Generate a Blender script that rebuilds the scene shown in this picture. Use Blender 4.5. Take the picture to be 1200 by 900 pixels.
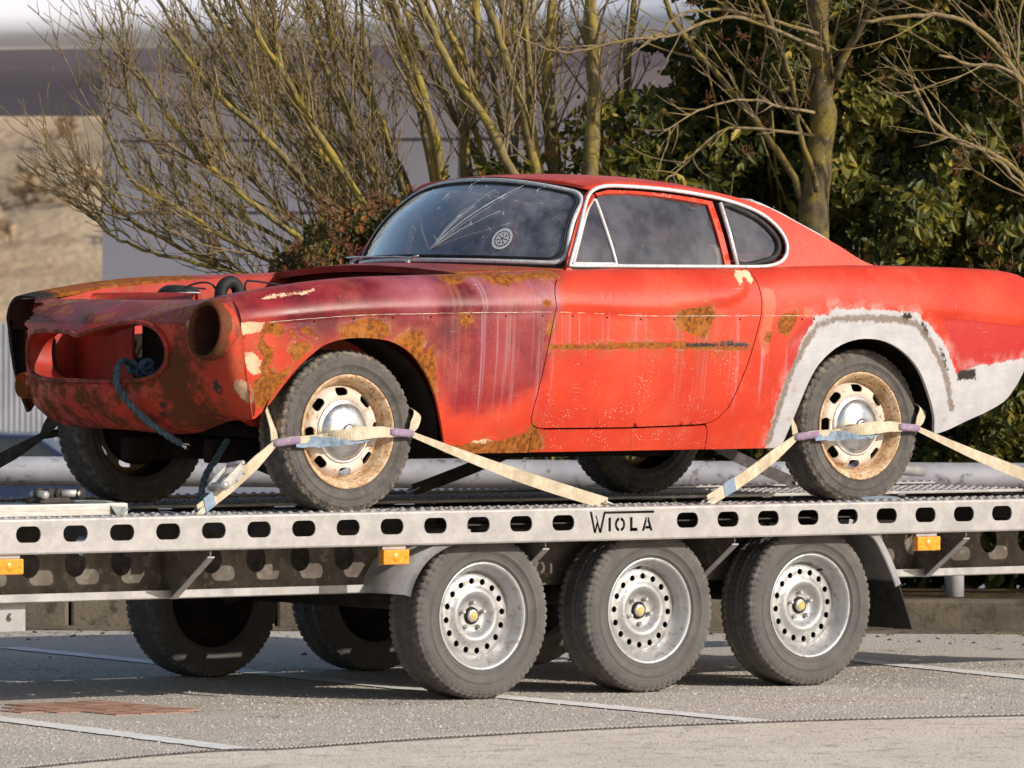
import bpy, bmesh, math, random
import numpy as np
from mathutils import Vector, Matrix
from mathutils.geometry import delaunay_2d_cdt
random.seed(7); rng = np.random.default_rng(7)
for o in list(bpy.data.objects): bpy.data.objects.remove(o, do_unlink=True)
SC = bpy.context.scene; COL = SC.collection
# ------------------------------------------------------------------ camera
FPX, YAW, PIT, ROL = 7876.7, .6548, -.0132, -.0041
CAM = np.array([-14.4309, -20.509, 1.4807])
FW = np.array([math.sin(YAW)*math.cos(PIT), math.cos(YAW)*math.cos(PIT), math.sin(PIT)])
RT = np.array([math.cos(YAW), -math.sin(YAW), 0.]); UP = np.cross(RT, FW)
R2 = math.cos(ROL)*RT-math.sin(ROL)*UP; U2 = math.sin(ROL)*RT+math.cos(ROL)*UP
cam = bpy.data.cameras.new('camera'); co = bpy.data.objects.new('camera', cam); COL.objects.link(co)
M = Matrix(((R2[0], U2[0], -FW[0], CAM[0]), (R2[1], U2[1], -FW[1], CAM[1]), (R2[2], U2[2], -FW[2], CAM[2]), (0, 0, 0, 1)))
co.matrix_world = M
cam.sensor_width = 36; cam.lens = 36*FPX/1200; cam.clip_start = .5; cam.clip_end = 3000
cam.dof.use_dof = True; cam.dof.focus_distance = 25.3; cam.dof.aperture_fstop = 10
SC.camera = co
# ------------------------------------------------------------------ light
SUN = Vector((.40, -1, .53)).normalized()          # towards the sun
w = bpy.data.worlds.new('World'); SC.world = w; w.use_nodes = True
nt = w.node_tree; nt.nodes.clear()
sky = nt.nodes.new('ShaderNodeTexSky'); sky.sky_type = 'NISHITA'; sky.sun_disc = False
sky.sun_elevation = math.asin(SUN.z); sky.sun_rotation = math.atan2(SUN.x, SUN.y)
sky.air_density = 1.1; sky.dust_density = 1.6; sky.ozone_density = 1.0
bg = nt.nodes.new('ShaderNodeBackground'); bg.inputs[1].default_value = .105
wo = nt.nodes.new('ShaderNodeOutputWorld')
nt.links.new(sky.outputs[0], bg.inputs[0]); nt.links.new(bg.outputs[0], wo.inputs[0])
sl = bpy.data.lights.new('sun', 'SUN'); sl.energy = 4.1; sl.angle = math.radians(.5); sl.color = (1, .93, .83)
so = bpy.data.objects.new('sun', sl); COL.objects.link(so)
so.rotation_euler = SUN.to_track_quat('Z', 'Y').to_euler()
SC.view_settings.view_transform = 'Standard'; SC.view_settings.look = 'None'
SC.view_settings.exposure = 0.12; SC.view_settings.gamma = 1
SC.render.engine = 'CYCLES'
SC.cycles.max_bounces = 8; SC.cycles.transparent_max_bounces = 12
def at(u, v, Z): return CAM+(FW+R2*(u-600)/FPX-U2*(v-450)/FPX)*Z     # a measured point of the photograph at a depth
# ------------------------------------------------------------------ object helpers
def tag(o, label=None, cat=None, group=None, kind=None):
    if label: o['label'] = label
    if cat: o['category'] = cat
    if group: o['group'] = group
    if kind: o['kind'] = kind
    return o
ORG = {}
def empty(name, loc, label, cat, group=None):
    o = bpy.data.objects.new(name, None); o.location = loc; o.empty_display_size = .2; COL.objects.link(o)
    ORG[o.name] = np.array(loc, float); return tag(o, label, cat, group)
def origin(p):
    while p is not None:
        if p.name in ORG: return ORG[p.name]
        p = p.parent
    return np.zeros(3)
def mesh(name, V, F, smooth=True, attrs=None, mats=None):
    me = bpy.data.meshes.new(name); V = np.asarray(V, float)
    me.from_pydata(V.tolist(), [], [tuple(int(i) for i in f) for f in F])
    if smooth is True: me.polygons.foreach_set('use_smooth', [True]*len(me.polygons))
    elif smooth is not False: me.polygons.foreach_set('use_smooth', list(smooth))
    if attrs:
        for k, a in attrs.items():
            at_ = me.attributes.new(k, 'FLOAT', 'POINT'); at_.data.foreach_set('value', np.asarray(a, np.float32))
    me.update(); return me
def link(name, me, mat, parent=None, loc=None, rot=None):
    o = bpy.data.objects.new(name, me); COL.objects.link(o)
    if mat is not None and not me.materials: me.materials.append(mat)
    if parent is not None: o.parent = parent
    if loc is not None: o.location = loc
    if rot is not None: o.rotation_euler = rot
    return o
def emit(name, V, F, mat, parent=None, smooth=True, attrs=None):
    V = np.asarray(V, float)-origin(parent)
    return link(name, mesh(name, V, F, smooth, attrs), mat, parent)
class MB:
    """collects simple shapes into one mesh"""
    def __init__(s): s.V = []; s.F = []; s.S = []; s.n = 0
    def add(s, V, F, smooth=False):
        V = np.asarray(V, float)
        s.F += [tuple(int(i)+s.n for i in f) for f in F]; s.S += [smooth]*len(F); s.V.append(V); s.n += len(V); return s
    def box(s, a, b, bev=0., rotz=0., piv=None):
        x0, y0, z0 = np.minimum(a, b); x1, y1, z1 = np.maximum(a, b)
        if bev > 0:
            bm = bmesh.new(); bmesh.ops.create_cube(bm, size=1)
            for v in bm.verts: v.co = Vector(((x0+x1)/2+v.co.x*(x1-x0), (y0+y1)/2+v.co.y*(y1-y0), (z0+z1)/2+v.co.z*(z1-z0)))
            bmesh.ops.bevel(bm, geom=bm.edges[:], offset=bev, segments=2, affect='EDGES', profile=.5)
            bm.verts.index_update(); V = np.array([v.co[:] for v in bm.verts]); F = [[v.index for v in f.verts] for f in bm.faces]; bm.free()
        else:
            V = np.array([(x, y, z) for x in (x0, x1) for y in (y0, y1) for z in (z0, z1)])
            F = [(0, 1, 3, 2), (4, 6, 7, 5), (0, 4, 5, 1), (2, 3, 7, 6), (0, 2, 6, 4), (1, 5, 7, 3)]
        if rotz:
            p = np.array(piv if piv is not None else ((x0+x1)/2, (y0+y1)/2, 0)); c, q = math.cos(rotz), math.sin(rotz); d = V-p
            V = np.stack([d[:, 0]*c-d[:, 1]*q, d[:, 0]*q+d[:, 1]*c, d[:, 2]], -1)+p
        return s.add(V, F)
    def tube(s, P, r, n=8, closed=False, caps=True, smooth=True):
        V, F = tube(P, r, n, closed, caps); return s.add(V, F, smooth)
    def prism(s, poly, vec):
        poly = np.asarray(poly, float); n = len(poly)
        V = np.concatenate([poly, poly+np.asarray(vec, float)])
        F = [tuple(range(n)), tuple(range(2*n-1, n-1, -1))]+[(i, i+n, (i+1) % n+n, (i+1) % n) for i in range(n)]
        return s.add(V, F)
    def arr(s): return np.concatenate(s.V), s.F, s.S
    def emit(s, name, mat, parent=None):
        V, F, S = s.arr(); return emit(name, V, F, mat, parent, S)
    def mesh(s, name):
        V, F, S = s.arr(); return mesh(name, V, F, S)
def tube(P, r, n=8, closed=False, caps=True):
    P = np.asarray(P, float); m = len(P); r = np.broadcast_to(np.asarray(r, float), (m,))
    T = np.roll(P, -1, 0)-np.roll(P, 1, 0) if closed else np.gradient(P, axis=0)
    T /= np.linalg.norm(T, axis=1)[:, None]+1e-12
    a = np.array([0, 0, 1.]) if abs(T[0][2]) < .9 else np.array([1., 0, 0])
    N = np.cross(T[0], a); N /= np.linalg.norm(N); ang = np.arange(n)*2*math.pi/n
    V = np.zeros((m, n, 3))
    for i in range(m):
        N = N-T[i]*(N@T[i]); N /= np.linalg.norm(N)+1e-12; B = np.cross(T[i], N)
        V[i] = P[i]+r[i]*(np.cos(ang)[:, None]*N+np.sin(ang)[:, None]*B)
    k = m if closed else m-1
    F = [(i*n+j, i*n+(j+1) % n, ((i+1) % m)*n+(j+1) % n, ((i+1) % m)*n+j) for i in range(k) for j in range(n)]
    if caps and not closed: F += [tuple(range(n-1, -1, -1)), tuple(range((m-1)*n, m*n))]
    return V.reshape(-1, 3), F
def smooth_path(P, k=8):
    P = np.asarray(P, float); Q_ = np.vstack([2*P[0]-P[1], P, 2*P[-1]-P[-2]]); out = []
    for i in range(1, len(Q_)-2):
        for t in np.arange(k)/k:
            p0, p1, p2, p3 = Q_[i-1:i+3]
            out.append(.5*(2*p1+(p2-p0)*t+(2*p0-5*p1+4*p2-p3)*t*t+(3*p1-p0-3*p2+p3)*t**3))
    out.append(P[-1]); return np.array(out)
def lathe(prof, n=64, axis='y', rfun=None):
    """profile of (radius, offset) pairs round an axis"""
    prof = np.asarray(prof, float); m = len(prof); a = np.arange(n)*2*math.pi/n
    r = np.repeat(prof[None, :, 0], n, 0); y = np.repeat(prof[None, :, 1], n, 0)
    if rfun is not None: r, y = rfun(r, y, a)
    c, s_ = np.cos(a)[:, None], np.sin(a)[:, None]
    V = np.stack([r*c, y, r*s_], -1) if axis == 'y' else (np.stack([y, r*c, r*s_], -1) if axis == 'x' else np.stack([r*c, r*s_, y], -1))
    F = [(i*m+j, i*m+j+1, ((i+1) % n)*m+j+1, ((i+1) % n)*m+j) for i in range(n) for j in range(m-1)]
    return V.reshape(-1, 3), F
# ------------------------------------------------------------------ flat outlines meshed and lifted to a surface
def resample(P, h, closed=True):
    P = np.asarray(P, float); out = []
    n = len(P)
    for i in range(n if closed else n-1):
        a, b = P[i], P[(i+1) % n]; k = max(1, int(math.ceil(np.linalg.norm(b-a)/h)))
        out += [a+(b-a)*j/k for j in range(k)]
    if not closed: out.append(P[-1])
    return np.array(out)
def rounded(P, k=6, closed=True):
    P = np.asarray(P, float); n = len(P); out = []
    for i in range(n):
        p0, p1, p2, p3 = P[i-1], P[i], P[(i+1) % n], P[(i+2) % n]
        for t in np.arange(k)/k:
            out.append(.5*(2*p1+(p2-p0)*t+(2*p0-5*p1+4*p2-p3)*t*t+(3*p1-p0-3*p2+p3)*t**3))
    return np.array(out)
def inpoly(X, P):
    P = np.asarray(P); c = np.zeros(len(X), bool); j = len(P)-1
    for i in range(len(P)):
        yi, yj = P[i][1], P[j][1]
        if yi != yj:
            t = (yi > X[:, 1]) != (yj > X[:, 1]); xc = (P[j][0]-P[i][0])*(X[:, 1]-yi)/(yj-yi)+P[i][0]
            c ^= t & (X[:, 0] < xc)
        j = i
    return c
def segdist(X, A, B):
    d = np.full(len(X), 1e9)
    for a, b in zip(A, B):
        ab = b-a; t = np.clip(((X-a)@ab)/(ab@ab+1e-18), 0, 1); d = np.minimum(d, ((X-a-t[:, None]*ab)**2).sum(1))
    return np.sqrt(d)
def sdf(X, P):
    P = np.asarray(P, float); d = segdist(X, P, np.roll(P, -1, 0)); return np.where(inpoly(X, P), d, -d)
def offset(P, d):
    """outline moved inwards by d"""
    P = np.asarray(P, float); area = .5*np.sum(P[:, 0]*np.roll(P[:, 1], -1)-np.roll(P[:, 0], -1)*P[:, 1]); sg = 1 if area > 0 else -1
    e = np.roll(P, -1, 0)-P; e /= np.linalg.norm(e, axis=1)[:, None]+1e-12; n = np.stack([-e[:, 1], e[:, 0]], -1)*sg
    v = n+np.roll(n, 1, 0); v /= np.maximum((v*v).sum(1), .6)[:, None]/2+1e-9
    return P+v*d
def cdt(outline, holes=(), h=.02):
    loops = [resample(outline, h)]+[resample(q, h) for q in holes]
    pts = np.concatenate(loops); E_ = []; k = 0
    for L in loops:
        n = len(L); E_ += [(k+i, k+(i+1) % n) for i in range(n)]; k += n
    lo, hi = loops[0].min(0), loops[0].max(0)
    gx = np.arange(lo[0]+h/2, hi[0], h); gy = np.arange(lo[1]+h/2, hi[1], h*.87)
    G = np.array([(x+(h/2 if j % 2 else 0), y) for j, y in enumerate(gy) for x in gx]).reshape(-1, 2)
    if len(G):
        ok = inpoly(G, loops[0])
        for L in loops[1:]: ok &= ~inpoly(G, L)
        G = G[ok]
        if len(G):
            A = np.concatenate(loops); B = np.concatenate([np.roll(L, -1, 0) for L in loops]); G = G[segdist(G, A, B) > .5*h]
    allp = np.concatenate([pts, G]) if len(G) else pts
    r = delaunay_2d_cdt([Vector(p) for p in allp], E_, [], 0, 1e-6)
    V = np.array([v[:] for v in r[0]]); F = np.array([list(f) for f in r[2] if len(f) == 3])
    c = V[F].mean(1); ok = inpoly(c, loops[0])
    for L in loops[1:]: ok &= ~inpoly(c, L)
    F = F[ok]; used = np.unique(F); mp = -np.ones(len(V), int); mp[used] = np.arange(len(used))
    return V[used], mp[F]
def vnormals(V, F):
    F = np.asarray(F); n = np.cross(V[F[:, 1]]-V[F[:, 0]], V[F[:, 2]]-V[F[:, 0]]); N = np.zeros_like(V)
    for k in range(3): np.add.at(N, F[:, k], n)
    return N/(np.linalg.norm(N, axis=1)[:, None]+1e-12)
def lift_panel(outline, holes, h, lift, out, flange=0., back=None):
    P2, F = cdt(outline, holes, h); V = lift(P2); N = vnormals(V, F)
    if (N@np.asarray(out, float)).sum() < 0: F = F[:, ::-1]; N = -N
    F = [tuple(f) for f in F]; src = np.arange(len(V))
    if flange:
        cnt = {}
        for f in F:
            for a, b in ((f[0], f[1]), (f[1], f[2]), (f[2], f[0])): cnt[(a, b)] = 1
        be = [e for e in cnt if (e[1], e[0]) not in cnt]; bv = sorted({i for e in be for i in e}); mp = {i: k for k, i in enumerate(bv)}
        n0 = len(V); nb = len(bv); dirs = -N[bv] if back is None else np.repeat(np.asarray(back, float)[None], nb, 0)
        V = np.concatenate([V, V[bv], V[bv]+dirs*flange]); src = np.concatenate([src, bv, bv])
        F += [(n0+mp[b], n0+mp[a], n0+nb+mp[a], n0+nb+mp[b]) for a, b in be]
    return V, F, src
# ------------------------------------------------------------------ node helper
class NT:
    def __init__(s, name):
        s.m = bpy.data.materials.new(name); s.m.use_nodes = True; s.t = s.m.node_tree; s.t.nodes.clear(); s.out = s.t.nodes.new('ShaderNodeOutputMaterial')
    def nd(s, kind, **kw):
        n = s.t.nodes.new('ShaderNode'+kind)
        for k, v in kw.items(): setattr(n, k, v)
        return n
    def put(s, sock, v):
        if isinstance(v, (int, float)): sock.default_value = v
        elif isinstance(v, (tuple, list)): sock.default_value = tuple(v)+((1,) if len(v) == 3 and sock.type == 'RGBA' else ())
        else: s.t.links.new(v, sock)
    def math(s, op, a, b=0., c=0., clamp=False):
        n = s.nd('Math', operation=op, use_clamp=clamp)
        for i, v in enumerate((a, b, c)): s.put(n.inputs[i], v)
        return n.outputs[0]
    def ramp(s, x, a, b, lo=0., hi=1.):
        n = s.nd('MapRange', interpolation_type='SMOOTHSTEP', clamp=True)
        for i, v in zip(range(5), (x, a, b, lo, hi)): s.put(n.inputs[i], v)
        return n.outputs[0]
    def mix(s, f, a, b):
        n = s.nd('Mix', data_type='RGBA'); s.put(n.inputs[0], f); s.put(n.inputs[6], a); s.put(n.inputs[7], b); return n.outputs[2]
    def coord(s, scale=(1, 1, 1), kind='Object'):
        t = s.nd('TexCoord'); m = s.nd('Mapping'); m.inputs['Scale'].default_value = scale; s.t.links.new(t.outputs[kind], m.inputs[0]); return m.outputs[0]
    def noise(s, scale, detail=4, rough=.55, vec=None, col=False):
        n = s.nd('TexNoise'); n.inputs['Scale'].default_value = scale; n.inputs['Detail'].default_value = detail; n.inputs['Roughness'].default_value = rough
        s.t.links.new(vec if vec is not None else s.coord(), n.inputs['Vector']); return n.outputs[1 if col else 0]
    def voro(s, scale, vec=None, feature='F1'):
        n = s.nd('TexVoronoi', feature=feature); n.inputs['Scale'].default_value = scale
        s.t.links.new(vec if vec is not None else s.coord(), n.inputs['Vector']); return n.outputs[0]
    def attr(s, name): return s.nd('Attribute', attribute_name=name).outputs[2]
    def bump(s, h, strength=.3, dist=.01):
        n = s.nd('Bump'); n.inputs['Strength'].default_value = strength; n.inputs['Distance'].default_value = dist; s.put(n.inputs['Height'], h); return n.outputs[0]
    def bsdf(s, col, rough=.6, metal=0., spec=.5, normal=None, **kw):
        n = s.nd('BsdfPrincipled'); s.put(n.inputs['Base Color'], col); s.put(n.inputs['Roughness'], rough); s.put(n.inputs['Metallic'], metal); s.put(n.inputs['Specular IOR Level'], spec)
        if normal is not None: s.t.links.new(normal, n.inputs['Normal'])
        for k, v in kw.items(): s.put(n.inputs[k.replace('_', ' ')], v)
        return n.outputs[0]
    def done(s, sh): s.t.links.new(sh, s.out.inputs[0]); return s.m
def mottled(name, c1, c2, scale=8, rough=.7, metal=0., spec=.4, bump=.15, bscale=60, bd=.004, stretch=(1, 1, 1), c3=None, **kw):
    n = NT(name); v = n.coord(stretch); f = n.ramp(n.noise(scale, 6, .62, v), .32, .68); c = n.mix(f, c1, c2)
    if c3 is not None: c = n.mix(n.ramp(n.noise(scale*3.3, 5, .6, v), .54, .66), c, c3)
    nb = n.bump(n.noise(bscale, 5, .6), bump, bd) if bump else None
    r = n.ramp(n.noise(scale*1.7, 4), .3, .7, max(rough-.1, .03), min(rough+.1, 1))
    return n.done(n.bsdf(c, r, metal, spec, nb, **kw))
# ------------------------------------------------------------------ materials
def paint_material():
    n = NT('weathered_red_paint'); vec = n.coord()
    nf = n.noise(55, 6, .65, vec); nm = n.noise(14, 5, .6, vec); nl = n.noise(4, 4, .55, vec); nff = n.noise(220, 4, .6, vec)
    rag = n.noise(120, 5, .75, vec)
    def edge(name, a1, a2, w=.0025, bias=0., a3=.014):
        x = n.math('ADD', n.attr(name), n.math('ADD', n.math('MULTIPLY', n.math('SUBTRACT', nf, .5), a1), n.math('ADD', n.math('MULTIPLY', n.math('SUBTRACT', rag, .5), a3), n.math('MULTIPLY', n.math('SUBTRACT', nm, .5), a2))))
        x = n.math('ADD', x, bias); return x, n.ramp(x, -w, w)
    sv = n.coord((34, 0, .55)); st = n.noise(1.0, 6, .72, sv); sv2 = n.coord((120, 0, 1.3)); st2 = n.noise(1.0, 4, .6, sv2)
    red = n.mix(n.ramp(nl, .3, .7), (.50, .030, .010), (.61, .054, .019))
    red = n.mix(n.math('MULTIPLY', n.ramp(nm, .52, .72), .35), red, (.46, .045, .028))
    mar = n.mix(n.ramp(n.math('ADD', nl, n.math('MULTIPLY', nm, .4)), .5, .85), (.10, .007, .013), (.26, .014, .022))
    _, fm = edge('maroon', .05, .10, .045)
    c = n.mix(fm, red, mar)
    _, fp = edge('peach', .02, .02, .006); c = n.mix(n.math('MULTIPLY', fp, .8), c, (.66, .135, .075))
    _, fdp = edge('deep', .006, .010, .006); c = n.mix(n.math('MULTIPLY', fdp, .85), c, (.42, .022, .022))
    # chalky run-off streaks in the old lacquer
    k = n.math('MULTIPLY', n.ramp(st, .50, .70), n.ramp(st2, .32, .7)); k = n.math('MULTIPLY', k, n.attr('streak'))
    c = n.mix(n.math('MINIMUM', k, .34), c, (.45, .36, .41))
    # faded lacquer, plus sky sheen painted on the nose and wing tops
    c = n.mix(n.math('MULTIPLY', n.math('MULTIPLY', n.ramp(nl, .35, .75), n.attr('bloom')), .34), c, (.42, .27, .33))
    c = n.mix(n.math('MULTIPLY', n.ramp(n.noise(2.6, 6, .65, vec), .50, .72), .30), c, (.60, .15, .085)); c = n.mix(n.math('MULTIPLY', n.math('MULTIPLY', n.ramp(n.noise(1, 6, .7, n.coord((22, 0, .9))), .52, .72), n.ramp(nl, .4, .65)), .35), c, (.30, .035, .022))
    # stone chips
    sp = n.math('MULTIPLY', n.ramp(n.voro(115, vec), .21, .13), n.ramp(n.noise(9, 6, .75, vec), .49, .57)); sp = n.math('MULTIPLY', sp, n.attr('chips'))
    c = n.mix(sp, c, (.72, .62, .52))
    xg, fpr = edge('primer', .030, .030, .003)
    pr = n.mix(n.ramp(nm, .35, .7), (.43, .42, .44), (.51, .495, .50)); pr = n.mix(n.math('MULTIPLY', n.ramp(n.noise(1, 5, .7, n.coord((14, 14, 90))), .46, .7), .35), pr, (.33, .32, .325)); pr = n.mix(n.math('MULTIPLY', n.ramp(n.noise(17, 7, .75, vec), .56, .68), .55), pr, (.42, .24, .11)); pr = n.mix(n.math('MULTIPLY', n.ramp(nl, .45, .7), .3), pr, (.56, .55, .55))
    ov = n.math('MULTIPLY', n.ramp(xg, -.05, .0), n.ramp(nm, .40, .68)); c = n.mix(n.math('MULTIPLY', ov, .38), c, (.60, .50, .48)); c = n.mix(fpr, c, pr)
    xt, ft = edge('tan', .022, .014, .002); c = n.mix(ft, c, n.mix(nf, (.62, .40, .22), (.75, .58, .42)))
    xr, fr = edge('rust', .046, .026, .0020)
    stain = n.math('MULTIPLY', n.ramp(xr, -.055, .0), n.ramp(nm, .38, .66)); drip = n.math('MULTIPLY', n.attr('drip'), n.ramp(st, .40, .62)); stain = n.math('MAXIMUM', n.math('MULTIPLY', stain, .55), n.math('MULTIPLY', drip, .6))
    c = n.mix(stain, c, n.mix(nf, (.22, .045, .014), (.38, .11, .03)))
    rim = n.math('MULTIPLY', n.ramp(xr, -.006, -.002), n.ramp(nm, .52, .62)); c = n.mix(n.math('MULTIPLY', rim, .32), c, (.62, .36, .30))
    rc = n.mix(n.ramp(nf, .35, .65), (.14, .046, .013), (.38, .125, .022)); rc = n.mix(n.ramp(nff, .56, .68), rc, (.10, .035, .014)); rc = n.mix(n.math('MULTIPLY', n.ramp(nm, .5, .7), .6), rc, (.44, .17, .048))
    c = n.mix(fr, c, rc)
    # dirt brown crust of the nose, plus shade painted on fascia and far wing
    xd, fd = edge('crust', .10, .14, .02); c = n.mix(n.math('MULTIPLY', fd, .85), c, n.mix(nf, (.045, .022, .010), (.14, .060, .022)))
    xb, fb = edge('black', .030, .022, .004, -.001); c = n.mix(fb, c, n.mix(nf, (.018, .014, .013), (.06, .05, .048)))
    xgl, fg = edge('grime', .040, .030, .006); c = n.mix(n.math('MULTIPLY', fg, .85), c, n.mix(nf, (.10, .07, .05), (.26, .20, .16)))
    scr = n.math('MULTIPLY', n.ramp(n.noise(1, 3, .5, n.coord((7, 7, 230))), .70, .74), n.ramp(n.noise(6, 4, .6, vec), .50, .62)); scr2 = n.math('MULTIPLY', n.ramp(n.noise(1, 3, .5, n.coord((260, 9, 11))), .71, .75), n.ramp(n.noise(5, 4, .6, vec), .48, .6))
    c = n.mix(n.math('MULTIPLY', n.math('MAXIMUM', scr, scr2), .55), c, (.68, .48, .42))
    # thin dirt everywhere
    c = n.mix(n.math('MULTIPLY', n.ramp(n.noise(30, 8, .75, vec), .56, .75), .22), c, (.22, .13, .10))
    dull = n.math('MAXIMUM', n.math('MAXIMUM', fr, fpr), n.math('MAXIMUM', ft, n.math('MULTIPLY', fd, .7)))
    rough = n.mix(dull, (.40, .40, .40), (.88, .88, .88)); rough = n.math('ADD', rough, n.math('MULTIPLY', n.math('SUBTRACT', nm, .5), .22))
    hgt = n.math('SUBTRACT', n.math('MULTIPLY', n.math('MULTIPLY', nff, fr), .7), n.math('MULTIPLY', fr, .8))
    hgt = n.math('ADD', hgt, n.math('ADD', n.math('MULTIPLY', nl, .9), n.math('MULTIPLY', nf, .06)))
    hgt = n.math('ADD', hgt, n.math('ADD', n.math('MULTIPLY', nm, .28), n.math('MULTIPLY', n.noise(1.7, 3, .5, vec), 2.4))); hgt = n.math('ADD', hgt, n.math('MULTIPLY', n.math('MULTIPLY', n.ramp(xr, -.02, .0), nf), .6))
    b = n.bump(hgt, .42, .005)
    sp_ = n.math('SUBTRACT', .36, n.math('MULTIPLY', dull, .26))
    return n.done(n.bsdf(c, rough, 0, sp_, b))
PAINT = paint_material()
PKEYS = ('maroon', 'deep', 'peach', 'streak', 'bloom', 'chips', 'primer', 'tan', 'rust', 'drip', 'crust', 'black', 'grime')
def rubber_material(name, c1, c2, dust, side):
    n = NT(name); v = n.coord(); a = n.noise(7, 6, .7, v); f = n.noise(60, 6, .7, v)
    c = n.mix(n.ramp(a, .3, .7), c1, c2); c = n.mix(n.math('MULTIPLY', n.ramp(f, .5, .72), side), c, dust)
    c = n.mix(n.math('MULTIPLY', n.attr('edge'), n.ramp(n.noise(26, 5, .7, v), .42, .6)), c, dust)
    wv = n.nd('TexWave', wave_type='RINGS', rings_direction='Y'); wv.inputs['Scale'].default_value = 26; wv.inputs['Distortion'].default_value = .4
    n.t.links.new(v, wv.inputs[0])
    return n.done(n.bsdf(c, .82, 0, .25, n.bump(n.math('ADD', f, n.math('MULTIPLY', wv.outputs[1], .5)), .3, .003)))
TYRE_OLD = rubber_material('old_grey_tyre_rubber', (.065, .060, .058), (.125, .112, .104), (.26, .21, .16), .4)
TYRE_TR = rubber_material('trailer_tyre_rubber', (.088, .081, .078), (.125, .114, .108), (.17, .155, .14), .25)
GALV = mottled('galvanised_steel', (.30, .29, .295), (.44, .425, .42), 9, .55, .3, .5, .12, 90, .003, c3=(.36, .33, .30))
def galv_spangle():
    n = NT('galvanised_rail_steel'); v = n.coord(); f = n.ramp(n.noise(16, 7, .7, v), .3, .7)
    s_ = n.nd('TexVoronoi'); s_.inputs['Scale'].default_value = 75; n.t.links.new(v, s_.inputs['Vector'])
    sep = n.nd('SeparateColor'); n.t.links.new(s_.outputs['Color'], sep.inputs[0])
    c = n.mix(f, (.33, .312, .305), (.45, .428, .415)); c = n.mix(n.math('MULTIPLY', sep.outputs[0], .25), c, (.29, .28, .285))
    dr = n.noise(1, 5, .65, n.coord((26, 26, 2.2))); c = n.mix(n.math('MULTIPLY', n.ramp(dr, .52, .72), .30), c, (.34, .31, .28))
    c = n.mix(n.math('MULTIPLY', n.ramp(n.noise(38, 6, .75, v), .58, .72), .35), c, (.30, .25, .20))
    return n.done(n.bsdf(c, n.math('ADD', .46, n.math('MULTIPLY', sep.outputs[1], .16)), .25, .5, n.bump(n.noise(120, 4, .6, v), .10, .002)))
RAIL = galv_spangle()
CHASSIS = mottled('brown_chassis_steel', (.085, .070, .056), (.17, .145, .12), 7, .75, .1, .35, .2, 70, .003, c3=(.22, .185, .15))  # darker and browner than the galvanised near flanges
DARKSTEEL = mottled('dark_underframe_steel', (.03, .026, .024), (.07, .058, .05), 6, .7, .2, .3)
ALU = mottled('pale_aluminium', (.44, .425, .40), (.56, .54, .51), 12, .42, .45, .5, .08, 80, .002, stretch=(1, 1, 6), c3=(.5, .47, .43))
SILVER = mottled('silver_wheel_paint', (.40, .395, .40), (.50, .49, .49), 10, .40, .5, .5, .05, 90, .002, c3=(.31, .28, .25))
CREAM = mottled('rusty_cream_wheel_paint', (.56, .475, .39), (.66, .58, .50), 9, .6, 0, .4, .2, 70, .003, c3=(.36, .17, .06))
RUSTRIM = mottled('rusty_rim_edge', (.42, .25, .12), (.66, .50, .34), 26, .75, .1, .3, .3, 90, .003, c3=(.24, .10, .035))
CHROME = mottled('dulled_chrome', (.60, .58, .56), (.72, .70, .68), 10, .27, .9, .5, .06, 40, .002, c3=(.46, .42, .38))
TRIM = mottled('bright_window_trim', (.60, .59, .60), (.72, .71, .71), 30, .34, .12, .5, .05, 90, .001, c3=(.42, .38, .34))
BLACK = mottled('black_rubber', (.012, .012, .013), (.03, .028, .027), 20, .65, 0, .3)
VOID = mottled('dark_underbody_and_shade', (.010, .008, .008), (.028, .020, .016), 9, .9, 0, .15)  # near-black underbody; also stands in for shade in gaps and the headlight cavity
INNER = mottled('inner_bay_red_paint', (.36, .028, .018), (.52, .045, .024), 8, .5, 0, .4, .15, 50, .004, c3=(.30, .07, .025))
DARKINNER = mottled('dark_rusty_inner_panel', (.05, .014, .010), (.10, .03, .016), 12, .8, 0, .3)
TRIMCLOTH = mottled('dark_leather_trim', (.13, .095, .08), (.20, .155, .13), 14, .6, 0, .4)
BEIGE = mottled('pale_headlining', (.28, .26, .24), (.38, .35, .32), 12, .9, 0, .2)
def webbing(name, c1, c2, dirt):
    n = NT(name); v = n.coord(); f = n.ramp(n.noise(30, 6, .7, v), .35, .7)
    return n.done(n.bsdf(n.mix(n.math('MULTIPLY', n.ramp(n.noise(11, 5, .65, v), .48, .7), .6), n.mix(f, c1, c2), dirt), .85, 0, .25, n.bump(n.noise(420, 2, .5, v), .5, .002)))
STRAP = webbing('beige_webbing', (.50, .42, .30), (.66, .57, .43), (.33, .25, .16))
STRAPB = webbing('blue_webbing', (.19, .26, .36), (.30, .37, .45), (.24, .23, .23))
STRAPP = webbing('purple_sleeve', (.26, .18, .27), (.36, .27, .36), (.20, .15, .17))
STRAPD = webbing('shaded_webbing', (.05, .045, .05), (.12, .10, .09), (.05, .045, .04))  # shade on the far straps is put into this dark colour
ROPE = webbing('blue_grey_rope', (.05, .085, .11), (.13, .19, .22), (.07, .08, .08))
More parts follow.
